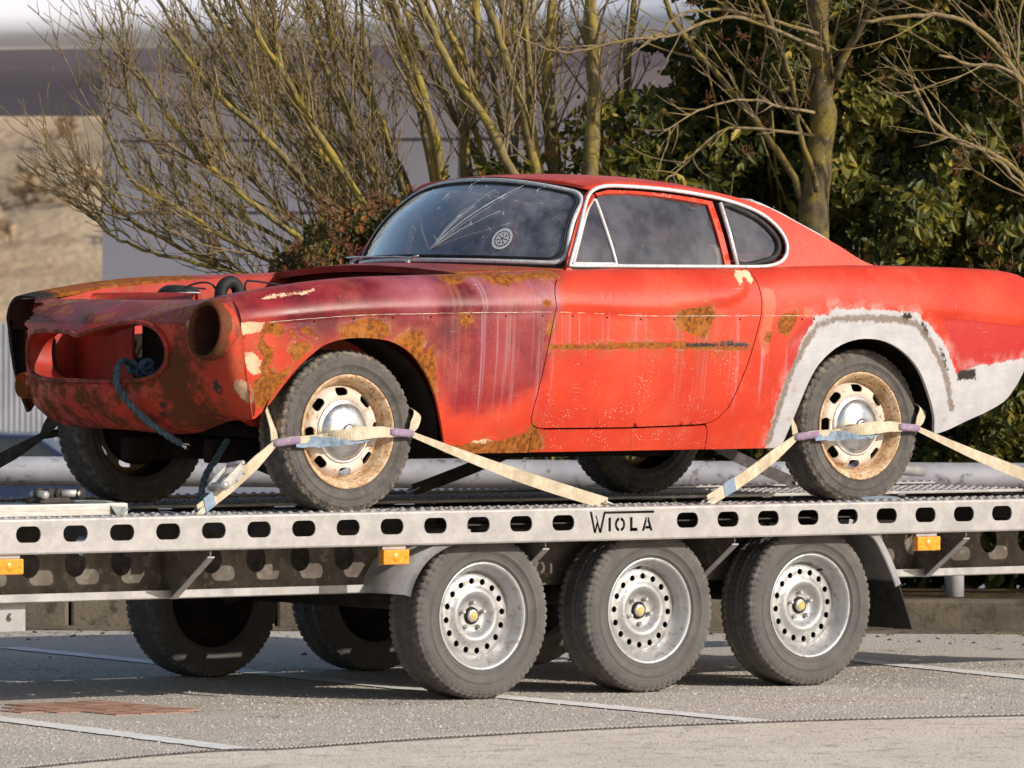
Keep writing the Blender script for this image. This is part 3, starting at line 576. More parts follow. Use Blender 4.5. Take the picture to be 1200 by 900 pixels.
P_MAROON = [[(-0.584,1.458),(-0.532,1.495),(0.604,1.610),(0.970,1.590),(0.878,1.510),(0.865,1.415),(0.852,1.279),(0.836,1.184),(0.689,1.090),(0.537,1.053),(0.421,1.048),(0.349,1.155),(0.284,1.249),(0.167,1.311),(-0.020,1.327),(-0.202,1.312),(-0.308,1.327),(-0.415,1.385),(-0.540,1.373)],[(2.791,1.402),(3.424,1.355),(3.460,1.240),(3.312,1.224),(2.883,1.186),(2.849,1.243)],[(2.080,1.401),(2.145,1.401),(2.043,1.245),(1.985,1.180),(1.997,1.310)]]
P_PRIMER = [[(1.938,0.906),(1.946,1.017),(1.971,1.115),(2.016,1.212),(2.053,1.294),(2.094,1.365),(2.136,1.408),(2.205,1.414),(2.210,1.437),(2.318,1.431),(2.492,1.431),(2.647,1.418),(2.722,1.375),(2.809,1.292),(2.861,1.216),(2.883,1.186),(3.016,1.215),(3.297,1.241),(3.460,1.247),(3.390,1.072),(3.108,0.973),(2.797,0.877),(1.952,0.886)]]
P_BLACK = [[(2.569,1.422),(2.625,1.417),(2.637,1.403),(2.606,1.392),(2.595,1.370),(2.572,1.392)],[(2.664,1.386),(2.691,1.392),(2.707,1.364),(2.727,1.331),(2.712,1.320),(2.676,1.348),(2.684,1.359)],[(2.767,1.298),(2.787,1.287),(2.822,1.232),(2.836,1.198),(2.821,1.193),(2.790,1.243)],[(2.879,1.195),(2.985,1.200),(2.992,1.159),(2.885,1.155)],[(1.486,1.305),(1.652,1.308),(1.680,1.315),(1.799,1.299),(1.800,1.286),(1.667,1.293),(1.487,1.289)]]
L_GRIME = [(1.947,0.919),(1.976,1.082),(2.024,1.212),(2.082,1.310),(2.137,1.369),(2.222,1.395),(2.361,1.398),(2.538,1.395),(2.653,1.375),(2.724,1.309),(2.789,1.226),(2.829,1.160),(2.852,1.093),(2.874,1.049)]
# ------------------------------------------------------------------ trailer
ZD = .685; TX0, TX1 = -2.9, 4.3
tr = empty('car_trailer', (0.5, 0, 0), 'three axle galvanised flatbed trailer carrying the rusty red coupe', 'trailer')
def stadium(cx, cz, w, h, n=7):
    r = h/2*.96; k = w/2-r*.86; P = []
    for a in np.linspace(-math.pi/2, math.pi/2, n): P.append((cx+k+r*.86*math.cos(a), cz+h/2*math.sin(a)))
    for a in np.linspace(math.pi/2, 3*math.pi/2, n): P.append((cx-k+r*.86*math.cos(a), cz+h/2*math.sin(a)))
    return np.array(P)
def stroke(P, w):
    P = np.array(P, float); d = P[1]-P[0]; d /= np.linalg.norm(d); n = np.array((-d[1], d[0]))*w/2; return np.array([P[0]+n, P[1]+n, P[1]-n, P[0]-n])
X0, H0, HT, U = .897, .608, .683, .0375
def letters():
    out = []
    def L(x, z): return (X0+x, H0+z)
    t = .0125
    out.append([L(0, .075), L(.011, .075), L(.026, .012), L(.033, .040), L(.026, .075-.012), L(.034, .058), L(.042, .030), L(.049, .012), L(.066, .075), L(.305, .075), L(.305, .066), L(.074, .066), L(.055, -.004), L(.045, -.004), L(.037, .022), L(.030, -.004), L(.020, -.004)])
    a = .088; out.append([L(a, 0), L(a+t, 0), L(a+t, .052), L(a, .052)])
    cx, cz, ro, ri = .143, .026, .027, .0155
    for s0, s1 in ((100, 260), (-80, 80)):
        A = np.radians(np.linspace(s0, s1, 10)); out.append([L(cx+ro*math.cos(q)*.92, cz+ro*math.sin(q)) for q in A]+[L(cx+ri*math.cos(q)*.9, cz+ri*math.sin(q)) for q in A[::-1]])
    a = .190; out.append([L(a, 0), L(a+.036, 0), L(a+.036, t), L(a+t, t), L(a+t, .052), L(a, .052)])
    a = .246; out.append([L(a, 0), L(a+.012, 0), L(a+.0235, .036), L(a+.0235, .052), L(a+.019, .052)])
    out.append([L(a+.0275, .052), L(a+.0275, .036), L(a+.0335, .018), L(a+.019, .018), L(a+.0155, .008), L(a+.037, .008), L(a+.040, 0), L(a+.052, 0), L(a+.033, .052)])
    return out
def rail_side(y, sgn, text):
    holes = [stadium(-1.5771+k*.1959, .6445, .104, .057) for k in range(-6, 30) if not (text and k in (13, 14))]
    if text: holes += letters()
    out = [(TX0, .581), (TX1, .581), (TX1, .690), (TX0, .690)]
    V, F, _ = lift_panel(out, holes, .05, lambda p: np.c_[p[:, 0], np.full(len(p), y), p[:, 1]], (0, sgn, 0), .006, (0, -sgn, 0))
    # inner face of the plate
    n = len(V); web = emit('side_rail', V, F, RAIL, tr, False)
    m = MB()                                                     # rolled top edge, deck flange and bottom lip
    c = [(y-sgn*.0005, .690), (y-sgn*.003, .6965), (y-sgn*.010, .700), (y-sgn*.075, .700), (y-sgn*.075, .694), (y-sgn*.012, .694), (y-sgn*.0055, .690)]
    P = [(TX0, a, b) for a, b in c]; m.prism(P, (TX1-TX0, 0, 0)); m.emit('rail_top_flange', RAIL, tr)
    m = MB(); c = [(y-sgn*.0005, .581), (y-sgn*.003, .576), (y-sgn*.008, .574), (y-sgn*.055, .574), (y-sgn*.055, .579), (y-sgn*.0055, .581)]
    m.prism([(TX0, a, b) for a, b in c], (TX1-TX0, 0, 0)); m.emit('rail_bottom_lip', RAIL, tr)
    return web
rail_side(-1.02, -1, True); rail_side(1.02, 1, False)
# runways: planks with pressed grip studs
for sy in (-1, 1):
    for k in range(4):
        m = MB(); a = .948-k*.142; m.box((TX0, sy*a, .672), (TX1, sy*(a-.136), .6848), .003); m.emit('deck_plank', GALV, tr)
    m = MB(); n = 8
    for x in np.arange(TX0+.02, TX1, .045):
        for j, yy in enumerate((1.003, .968, .90, .84, .77, .70, .63, .56, .49, .43)):
            zz = .6995 if yy > .95 else .6845; xx = x+(.0225 if j % 2 else 0)
            r = .0125; a = np.arange(n)*2*math.pi/n
            V = np.vstack([np.c_[xx+r*np.cos(a), sy*yy+r*np.sin(a), np.full(n, zz-.001)], np.c_[xx+r*.55*np.cos(a), sy*yy+r*.55*np.sin(a), np.full(n, zz+.006)]])
            m.add(V, [(i, (i+1) % n, n+(i+1) % n, n+i) for i in range(n)]+[tuple(range(n, 2*n))])
    tag(m.emit('grip_stud', GALV, tr), kind='stuff')
for x in np.arange(-2.7, 4.3, .62):
    m = MB(); m.box((x, -.93, .600), (x+.05, .93, .668), .004); m.emit('cross_member', DARKSTEEL, tr)
# longitudinal beams with round lightening holes
def beam(y, sgn):
    holes = []
    for k in range(-7, 30):
        x = -1.363+k*.196
        if .15 < x < 2.25 or abs(x+.80) < .09 or abs(x-2.70) < .01: continue
        a = np.arange(20)*2*math.pi/20; holes.append(np.c_[x+.045*np.cos(a), .527+.051*np.sin(a)])
    V, F, _ = lift_panel([(TX0, .40), (TX1, .40), (TX1, .598), (TX0, .598)], holes, .05, lambda p: np.c_[p[:, 0], np.full(len(p), y), p[:, 1]], (0, sgn, 0), .005, (0, -sgn, 0))
    emit('chassis_beam', V, F, CHASSIS, tr, False)
    m = MB(); m.prism([(TX0, y-sgn*.004, .393), (TX0, y+sgn*.058, .393), (TX0, y+sgn*.064, .397), (TX0, y+sgn*.064, .424), (TX0, y+sgn*.058, .424), (TX0, y+sgn*.056, .401), (TX0, y-sgn*.004, .401)], (2.975 if sgn < 0 else TX1-TX0, 0, 0)); m.emit('beam_flange', CHASSIS if sgn > 0 else GALV, tr)
    if sgn < 0:
        m = MB(); m.prism([(2.36, y-sgn*.004, .393), (2.36, y+sgn*.058, .393), (2.36, y+sgn*.064, .397), (2.36, y+sgn*.064, .424), (2.36, y+sgn*.058, .424), (2.36, y+sgn*.056, .401), (2.36, y-sgn*.004, .401)], (TX1-2.36, 0, 0)); m.emit('beam_flange', GALV, tr)
beam(-.70, -1); beam(.70, 1)
for x in (-.80, .70, 1.60, 2.755, -2.4, 3.9):
    for sy in (-1, 1):
        m = MB(); m.prism([(x, sy*.702, .575), (x, sy*1.005, .575), (x, sy*1.005, .555), (x, sy*.775, .402), (x, sy*.702, .402)], (.006, 0, 0))
        g = m.emit('gusset', CHASSIS, tr)
        m = MB(); P = [(x-.012, sy*1.008, .552), (x+.018, sy*1.008, .552), (x+.018, sy*.778, .398), (x-.012, sy*.778, .398)]; m.prism(P, (0, 0, -.005)); m.emit('gusset_edge', GALV, g)
# bracket under the near beam, axle tubes
m = MB(); m.box((-1.62, -.712, .290), (-1.385, -.704, .392), .002); b = m.emit('leg_bracket', GALV, tr)
V, F = lathe([(0, -.018), (.012, -.018), (.013, -.012), (.013, 0)], 6, 'y'); emit('bolt', V+np.array((-1.45, -.712, .345)), F, GALV, b, False)
WX = [.4632+.7831*i for i in range(3)]; TR_ = .305
for x in WX:
    m = MB(); m.tube([(x+.10, -.70, .34), (x+.10, .70, .34)], .04, 12); 
    for sy in (-1, 1): m.tube([(x+.10, sy*.715, .34), (x, sy*.725, .305)], .032, 8); m.box((x-.02, sy*.705, .30), (x+.2, sy*.718, .42), .004)
    m.emit('axle', DARKSTEEL, tr)
# mudguard bands over the three wheels
def band(name, P, y0, y1, mat, parent, t=.003, lip=0.):
    P = np.asarray(P, float); n = len(P); T = np.gradient(P, axis=0); T /= np.linalg.norm(T, axis=1)[:, None]; N = np.stack([-T[:, 1], T[:, 0]], -1)
    c = []
    for yy, oo in ((y0, -lip), (y0, 0), (y1, 0)): c.append(np.c_[P[:, 0]+N[:, 0]*oo, np.full(n, yy), P[:, 1]+N[:, 1]*oo])
    V = np.concatenate(c); F = [(k*n+i, k*n+i+1, (k+1)*n+i+1, (k+1)*n+i) for k in range(2) for i in range(n-1)]
    V2 = V+np.concatenate([np.c_[N[:, 0], np.zeros(n), N[:, 1]]]*3)*t; V2[:2*n, 1] += t*np.sign(y0); F2 = [tuple(q+3*n for q in f[::-1]) for f in F]
    F3 = [(i, i+1, i+1+3*n, i+3*n) for i in range(n-1)]
    return emit(name, np.concatenate([V, V2]), F+F2+F3, mat, parent, True)
for sy in (-1, 1):
    y0, y1 = sy*.998, sy*.735
    fr_ = smooth_path([(.062, .395), (.072, .43), (.095, .475), (.135, .525), (.19, .565), (.27, .60), (.36, .625)], 6); mg = band('mudguard', fr_, y0, y1, GALV, tr, lip=.030 if sy < 0 else -.03)
    m = MB(); m.box((.34, min(y0, y1)+.01, .640), (2.20, max(y0, y1)-.01, .645)); m.emit('mudguard_top', DARKSTEEL, tr)
    re_ = smooth_path([(2.17, .632), (2.25, .612), (2.315, .57), (2.365, .50), (2.405, .43), (2.428, .38)], 6); mg2 = band('mudguard', re_, y0, y1, GALV, tr, lip=.026 if sy < 0 else -.026)
    m = MB(); m.prism([(2.418, y0, .385), (2.424, y0, .385), (2.496, y0, .205), (2.490, y0, .205)], (0, y1-y0, 0)); m.emit('mud_flap', BLACK, tr)
# side markers
for x in (-1.655, .010, 2.555):
    m = MB(); m.box((x-.052, -1.006, .562), (x+.052, -1.001, .580), 0); m.box((x-.056, -.992, .505), (x+.056, -.986, .580), 0); b = m.emit('marker_bracket', GALV, tr)
    m = MB(); m.box((x-.058, -1.022, .507), (x+.058, -.993, .561), .004); l = m.emit('side_marker', ORANGE, tr)
    m = MB(); V, F = lathe([(0, -.004), (.016, -.003), (.019, 0)], 16, 'y'); m.add(V+np.array((x, -1.0215, .534)), F, True)
    for s in (-1, 1): V, F = lathe([(0, -.003), (.005, -.002), (.006, 0)], 10, 'y'); m.add(V+np.array((x+s*.043, -1.0215, .534)), F, True)
    m.emit('lens_boss', ORANGE, l)
# wheels ------------------------------------------------------------------
def tyre_mesh(name, R, W, rim, lugs, depth, blocky=True):
    """tread with ribs and side lugs; axis y, outer side at -y"""
    hw = W/2; pr = []
    for a, b in ((rim, .70), (rim+.004, .80), (rim+.012, .86), (rim+(R-rim)*.16, .915), (rim+(R-rim)*.17, .935), (rim+(R-rim)*.19, .935), (rim+(R-rim)*.20, .925), (rim+(R-rim)*.30, .97), (rim+(R-rim)*.45, .997), (rim+(R-rim)*.455, 1.012), (rim+(R-rim)*.475, 1.012), (rim+(R-rim)*.48, 1.0), (rim+(R-rim)*.56, 1.0), (rim+(R-rim)*.72, .985), (rim+(R-rim)*.84, .955), (R-.016, .93), (R-.009, .905), (R-.004, .86), (R-.001, .80), (R, .70), (R, .55), (R, .48)): pr.append((a, -b*hw))
    ins = [(R, -.44), (R, -.36), (R, -.18), (R, -.14), (R, -.06), (R, 0)]
    pr += [(a, b*hw) for a, b in ins]; pr += [(a, -b) for a, b in pr[-2::-1]]
    pr = np.array(pr); n = lugs*6
    def rf(r, y, a):
        ph = (a*lugs/(2*math.pi)) % 1; q = np.abs(y)/hw
        sh = (np.abs(y)/hw > .55) & (r > R-.020)
        gr_ = ((ph < .26)[:, None] & sh & blocky)
        r = r-np.where(gr_, depth, 0)
        ph2 = ((a[:, None]*lugs/(2*math.pi)+y*30) % 1) < .2
        r = r-np.where(ph2 & (q < .5) & (r > R-.002), depth*.6, 0)
        for c0 in (.46, .16): r = r-np.where(np.abs(q-c0) < .035, depth, 0)
        return r, y
    V, F = lathe(pr, n, 'y', rf)
    rad = np.hypot(V[:, 0], V[:, 2]); e = np.clip((rad-(R-.03))/.02, 0, 1)*np.where(np.abs(V[:, 1]) > .5*hw, 1, .35)
    return mesh(name, V, F, True, {'edge': e})
def disc_mesh(name, holes, prof, r0, r1, h=.012):
    a = np.arange(72)*2*math.pi/72; out = np.c_[r1*np.cos(a), r1*np.sin(a)]; hl = list(holes)
    if r0 > 0: hl.append(np.c_[r0*np.cos(a[::3]), r0*np.sin(a[::3])])
    pf = curve([p[0] for p in prof], [p[1] for p in prof])
    V, F, _ = lift_panel(out, hl, h, lambda p: np.c_[p[:, 0], pf(np.hypot(p[:, 0], p[:, 1])), p[:, 1]], (0, -1, 0), .006, (0, 1, 0)); return V, F
def circ(cx, cz, r, n=14): a = np.arange(n)*2*math.pi/n; return np.c_[cx+r*np.cos(a), cz+r*np.sin(a)]
T_TYRE = tyre_mesh('trailer_tyre', TR_, .195, .188, 68, .006)
# silver pressed disc: 16 round holes, dished hub
m = MB(); V, F = lathe([(.186, -.055), (.197, -.078), (.200, -.084), (.197, -.088), (.190, -.087), (.184, -.078), (.176, -.068), (.169, -.052), (.165, -.030), (.160, -.022)], 72, 'y'); m.add(V, F, True)
V, F = disc_mesh('d', [circ(.1285*math.cos(q), .1285*math.sin(q), .0118) for q in np.arange(16)*math.pi/8+.1], [(.02, -.018), (.048, -.018), (.062, -.022), (.074, -.040), (.088, -.050), (.100, -.047), (.112, -.036), (.145, -.036), (.152, -.030), (.163, -.020)], .0, .1625); m.add(V, F, True)
T_RIM = m.mesh('trailer_wheel')
m = MB(); V, F = lathe([(0, -.034), (.018, -.034), (.023, -.031), (.024, -.024), (.024, -.012)], 28, 'y'); m.add(V, F, True); T_CAP = m.mesh('centre_cap')
m = MB(); V, F = lathe([(.0245, -.016), (.027, -.026), (.0305, -.026), (.033, -.016)], 28, 'y'); m.add(V, F, True); T_RING = m.mesh('hub_ring')
m = MB(); V, F = lathe([(0, -.040), (.006, -.040), (.0085, -.036), (.0085, -.014)], 6, 'y'); m.add(V, F, False); T_NUT = m.mesh('wheel_nut')
m = MB(); V, F = lathe([(0, -.0358), (.016, -.0355)], 24, 'y'); m.add(V, F, True); T_EMB = m.mesh('emblem')
m = MB(); m.tube([(0, 0, 0), (0, -.012, .008), (0, -.022, .022)], .004, 6); T_VALVE = m.mesh('valve')
V, F = lathe([(0, .095), (.12, .095), (.135, .085), (.187, .075), (.187, .02), (.120, -.015), (0, -.012)], 36, 'y'); T_DRUM = mesh('brake_drum', V, F)
def trailer_wheel(x, sy, spin):
    o = link('wheel', T_RIM, SILVER, tr, (x-.5, sy*.8525, TR_), (0, spin, 0 if sy < 0 else math.pi))
    link('tyre', T_TYRE, TYRE_TR, o); link('brake_drum', T_DRUM, VOID, o)
    if sy < 0:
        link('centre_cap', T_CAP, CHROME, o); link('emblem', T_EMB, GOLD, o); link('hub_ring', T_RING, VOID, o); link('valve', T_VALVE, BLACK, o, (.1530*math.cos(2.2), -.02, .1530*math.sin(2.2)))
        for k in range(5): q = k*2*math.pi/5+.3; link('wheel_nut', T_NUT, SILVER, o, (.049*math.cos(q), 0, .049*math.sin(q)))
    return o
for i, x in enumerate(WX):
    trailer_wheel(x, -1, (.0, .55, 1.2)[i]); trailer_wheel(x, 1, i*.8)
# loading ramps lying on the deck front with a ratchet on them
m = MB(); m.box((-2.6, -.93, .7015), (-1.10, -.80, .744), .003); m.box((-2.6, -.932, .722), (-1.105, -.930, .7235)); rp = m.emit('aluminium_profile', ALU, None)
tag(rp, 'pale aluminium box profile lying on the near deck edge at left', 'profile')
m = MB(); m.box((-1.17, -.795, .7015), (-1.02, -.69, .7415), .003); m.box((-1.021, -.79, .705), (-1.004, -.70, .735), .002)
tag(m.emit('aluminium_block', ALU), 'short pale aluminium block behind the draped grey strap', 'block')
# ------------------------------------------------------------------ the coupe
car = empty('rusty_coupe', (1.2, 0, ZD), 'rusty faded red vintage coupe with missing bonnet strapped on the trailer', 'car')
WP = [0, .5, .7, .86]; VP = [0, 1, 2, 3]
def w2v(w): return np.interp(w, WP, VP)
def v2w(v): return np.interp(v, VP, WP)
def xz(P): P = np.asarray(P, float); return np.c_[P[:, 0], v2w(VZ(P[:, 0], P[:, 1]))]
def lift_side(p): return Q(p[:, 0], w2v(p[:, 1]))
def near_attrs(Vv):
    X = Vv[:, [0, 2]]; x, z = X[:, 0], X[:, 1]; A = {}
    for k, L in (('rust', P_RUST), ('tan', P_TAN), ('peach', P_PEACH), ('maroon', P_MAROON[:1]), ('deep', P_MAROON[1:]), ('primer', P_PRIMER), ('black', P_BLACK)):
        A[k] = np.clip(np.max([sdf(X, q) for q in L], 0), -.3, .3)
    g = np.array(L_GRIME); A['grime'] = np.clip(.013-segdist(X, g[:-1], g[1:]), -.2, .2)
    dr_ = np.zeros(len(X))
    for dl in np.arange(.02, .26, .03): dr_ = np.maximum(dr_, (np.max([sdf(X+[0, dl], q) for q in P_RUST[:12]], 0) > .004)*(1-dl/.27))
    A['drip'] = dr_
    A['streak'] = np.clip(sstep(.30, .55, x)*(1-sstep(.84, .90, x))*sstep(.98, 1.2, z)*1.2+sstep(.86, .95, x)*(1-sstep(1.7, 1.86, x))*sstep(1.26, 1.30, z)*(1-sstep(1.40, 1.43, z))*.75+.5*sstep(1.15, 1.5, x)*(1-sstep(1.9, 2.2, x))*sstep(1.0, 1.2, z)*(1-sstep(1.28, 1.3, z)), 0, 1.3)
    A['bloom'] = np.clip(sstep(-.2, .35, x)*(1-sstep(.86, .92, x))*sstep(1.38, 1.43, z)*1.2+.35*sstep(.4, .7, x)*(1-sstep(.82, .9, x))*sstep(1.1, 1.3, z), 0, 1.2)
    A['chips'] = np.clip(sstep(.80, .84, x)*(1-sstep(1.7, 1.8, x))*(1-sstep(1.24, 1.30, z))+.25, 0, 1)
    A['crust'] = np.clip(.02-np.abs(x+.52)*.6-np.maximum(0, z-1.2)*.3, -.3, .3)-.10
    return A
def const_attrs(Vv, **kw):
    A = {k: np.full(len(Vv), -.3) for k in PKEYS}
    for k in ('streak', 'bloom', 'drip'): A[k] = np.zeros(len(Vv))
    A['chips'] = np.full(len(Vv), .25)
    for k, a in kw.items(): A[k] = np.broadcast_to(np.asarray(a, float), (len(Vv),)).copy()
    return A
def side_panel(name, outline, holes, h=.016, flange=.014, par=None, far=True, label=None):
    Vv, F, _ = lift_panel(outline, holes, h, lift_side, (0, -1, 0), flange)
    o = emit(name, Vv, F, PAINT, par or car, True, near_attrs(Vv))
    if label: o['label'] = label
    o2 = None
    if far:
        V2 = Vv*[1, -1, 1]; x, z = V2[:, 0], V2[:, 2]
        A = const_attrs(V2, rust=np.where(x < .25, .010, -.02)*np.where(z > 1.3, 1, .5)-.004, crust=np.where(x < -.40, .09*sstep(-.38, -.46, x), -.2), black=np.where(x < -.40, .03*sstep(-.42, -.47, x)-.004, -.2), maroon=np.where(x < .3, .0, -.1), bloom=.25, streak=.2)  # dark front end paints in the shade of the torn headlight cavity
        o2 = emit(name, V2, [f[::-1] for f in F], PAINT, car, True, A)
    return o, o2
ARCH_F = [(-.415, 1.035), (-.371, 1.081), (-.329, 1.142), (-.267, 1.219), (-.21, 1.267), (-.165, 1.297), (-.093, 1.318), (-.005, 1.324), (.084, 1.318), (.145, 1.304), (.207, 1.273), (.255, 1.23), (.298, 1.176), (.33, 1.124), (.349, 1.085), (.383, .998), (.41, .925)]
ARCH_R = [(2.016, .902), (2.061, 1.039), (2.104, 1.147), (2.152, 1.222), (2.234, 1.284), (2.32, 1.313), (2.407, 1.319), (2.496, 1.306), (2.588, 1.266), (2.671, 1.2), (2.733, 1.11), (2.781, 1.02), (2.796, .95)]
ARCH_F = smooth_path(ARCH_F, 3); ARCH_R = smooth_path(ARCH_R, 3)
DF = [(.905, 1.545), (.880, 1.52), (.864, 1.485), (.862, 1.44), (.865, 1.415), (.850, 1.35), (.836, 1.286), (.803, 1.121), (.788, 1.036), (.791, 1.012), (.803, .996), (.825, .987), (.853, .984)]
DB = [(1.239, .984), (1.58, .992)]; DR = [(1.625, .996), (1.673, 1.013), (1.705, 1.04), (1.733, 1.074), (1.798, 1.223), (1.835, 1.333), (1.857, 1.407), (1.863, 1.456), (1.862, 1.514), (1.856, 1.555), (1.845, 1.579)]
DF = [tuple(p) for p in smooth_path(DF, 3)]; DR = [tuple(p) for p in smooth_path(DR, 3)]
belt = np.array([(.93, 2.30)]); 
def pv(L): return [tuple(p) for p in L]       # already (x, w)
# front wing: outline in (x, w)
hf = [(-.50, v2w(3.)), (-.505, v2w(2.4)), (-.51, v2w(2.)), (-.505, v2w(1.6)), (-.50, v2w(1.)), (-.475, xz([(-.475, 1.2)])[0][1]), (-.445, xz([(-.445, 1.08)])[0][1]), (-.428, xz([(-.428, 1.03)])[0][1])]
wing = hf+pv(xz(ARCH_F))+[(.42, 0.), (.80, 0.)]+pv(xz([(.80, .97)]))+pv(xz(DF[::-1]))+[(.94, v2w(2.2)), (1.0, v2w(2.6)), (.95, v2w(3.)), (.6, v2w(3.)), (.2, v2w(3.)), (-.2, v2w(3.))]
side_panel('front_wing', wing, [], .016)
door_o = [(.905, v2w(1.90)), ]+pv(xz(DF))[1:]+pv(xz(DB))+pv(xz(DR))+[(1.84, v2w(2.35)), (1.4, v2w(2.35)), (1.0, v2w(2.35)), (.955, v2w(2.2))]
hx, hw_ = 1.812, v2w(1.93)
hole = [(hx-.018, hw_-.01), (hx-.012, hw_+.004), (hx+.010, hw_+.004), (hx+.018, hw_-.006), (hx+.012, hw_-.018), (hx-.012, hw_-.018)]
dr_n, dr_f = side_panel('door', offset(np.array(door_o), .0042), [hole], .016)
quarter = pv(xz(DR))[0:0]+[(1.645, 0.)]+pv(xz([(1.640, .97)]))+pv(xz(DR))+[(1.845, v2w(2.35)), (1.85, v2w(3.)), (2.3, v2w(3.)), (2.8, v2w(3.)), (3.1, v2w(3.)), (3.40, v2w(3.)), (3.44, v2w(2.)), (3.46, v2w(1.4)), (3.455, v2w(1.)), (3.43, v2w(.6)), (3.39, v2w(.3)), (3.34, v2w(.08)), (3.28, v2w(.0)), (3.1, 0), (2.95, 0), (2.80, 0)]+pv(xz(ARCH_R[::-1]))+[(2.0, 0.)]
# two slots in the top edge of the tail fin
side_panel('rear_quarter', quarter, [], .016)
for x in (2.63, 2.925):
    Pq = Q(np.array([x-.012, x+.012, x+.012, x-.012]), np.array([1.98, 1.98, 2.35, 2.35])); m = MB(); m.prism(Pq+[0, -.0015, .0025], (0, .004, -.012)); m.emit('fin_slot', VOID, car)
sill = [(.803, 0.), (1.642, 0.)]+pv(xz([(1.637, .972), (1.622, .9915), (1.58, .989), (1.239, .981), (.853, .981), (.83, .984), (.803, .975)]))
side_panel('sill', offset(np.array(sill), .001), [], .016, .012)
# ledge trim strip along the door waist weld, handle hole, side trim clip holes
m = MB()
for x in np.r_[np.arange(-.38, .86, .17), np.arange(.95, 1.85, .16), 2.06, 2.12]:
    p = Q(x, .965); V_, F_ = lathe([(0, -.002), (.0035, -.002), (.004, .002)], 8, 'y'); m.add(V_+p, F_)
tag(m.emit('clip_hole', VOID, car), kind='stuff')
for x0_, x1_ in ((-.40, .855), (.875, 1.85), (1.875, 2.13)):
    xs_ = np.linspace(x0_, x1_, 60); pl = Q(xs_, np.full(60, .990))+np.c_[np.zeros(60), np.full(60, -.0006), rng.normal(0, .0005, 60)]; m = MB(); m.tube(pl, np.clip(rng.normal(.0011, .0005, 60), .0002, .002), 5); m.emit('trim_line', CREAM, car)
# ---- greenhouse
ZDR = curve([1.0, 1.1, 1.2, 1.3, 1.4, 1.6, 1.8, 1.95, 2.08, 2.165, 2.25, 2.385, 2.515, 2.585], [1.80, 1.84, 1.878, 1.902, 1.913, 1.903, 1.882, 1.857, 1.822, 1.785, 1.744, 1.679, 1.612, 1.594])
ZR = curve([1.0, 1.1, 1.25, 1.39, 1.57, 1.74, 1.95, 2.11, 2.27, 2.385, 2.515, 2.585], [1.90, 1.922, 1.940, 1.948, 1.946, 1.933, 1.893, 1.842, 1.762, 1.705, 1.630, 1.605])
YB = curve([1.0, 1.5, 2.0, 2.5, 2.9], [.685, .690, .700, .700, .69])
def GY(x, z): d = np.asarray(z)-1.585; k = 1-sstep(1.4, 2.1, x); return -(YB(x)-(.26+.05*k)*d-(.42+.13*k)*d*d)
def lift_green(p):
    d = p[:, 1]-1.585; old = .70-.26*d-.42*d*d; sh = .77*(old+GY(p[:, 0], p[:, 1]))*(1-sstep(1.45, 2.0, p[:, 0])); return np.c_[p[:, 0]+sh, GY(p[:, 0], p[:, 1]), p[:, 1]]
DLO = smooth_path([(1.045, 1.592), (1.085, 1.660), (1.130, 1.735), (1.172, 1.805), (1.215, 1.860), (1.262, 1.886), (1.33, 1.8965), (1.45, 1.8945), (1.6, 1.886), (1.75, 1.870), (1.88, 1.848), (2.0, 1.812), (2.075, 1.768), (2.118, 1.712), (2.120, 1.660), (2.085, 1.618), (2.02, 1.598), (1.94, 1.593)], 4)
# roof: plan outline lifted
def roof_z(x, y):
    yd = -GY(x, ZDR(x)); t = np.clip(np.abs(y)/yd, 0, 1); return ZR(x)-(ZR(x)-ZDR(x))*(.55*t**2+.45*t**6)
SS = np.linspace(-1, 1, 31)
def header(s, off=0.): return np.c_[1.158+.098*np.abs(s)**2.2+off, s*.560]
xs = np.linspace(1.265, 2.10, 24); edge_n = np.c_[xs, GY(xs, ZDR(xs))]
h1 = header(np.linspace(.985, -.985, 25))
roof_o = np.vstack([h1, edge_n, [(2.07, -.45), (2.05, 0), (2.07, .45)], (edge_n*[1, -1])[::-1]])
Vv, F, _ = lift_panel(roof_o, [], .03, lambda p: np.c_[p, roof_z(p[:, 0], p[:, 1])], (0, 0, 1), .012)
emit('roof', Vv, F, PAINT, car, True, const_attrs(Vv, chips=.15, peach=-.01-.02*np.abs(Vv[:, 1]), bloom=.12))
# side of the roof, pillars and rear haunch, one sheet with the side window opening cut out
xs2 = np.linspace(1.24, 2.60, 50); top = np.c_[xs2, ZDR(xs2)]
haunch = np.vstack([[(1.03, 1.575), (1.5, 1.58), (2.0, 1.585), (2.4, 1.588), (2.60, 1.588)], top[::-1], [(1.200, 1.858), (1.150, 1.795), (1.10, 1.715), (1.055, 1.64)]])
inner_dlo = offset(DLO, -.001)
Vv, F, _ = lift_panel(haunch, [inner_dlo], .018, lift_green, (0, -1, 0), .012)
A = const_attrs(Vv, chips=.2, bloom=.05)
emit('roof_side', Vv, F, PAINT, car, True, A); emit('roof_side', Vv*[1, -1, 1], [f[::-1] for f in F], PAINT, car, True, A)
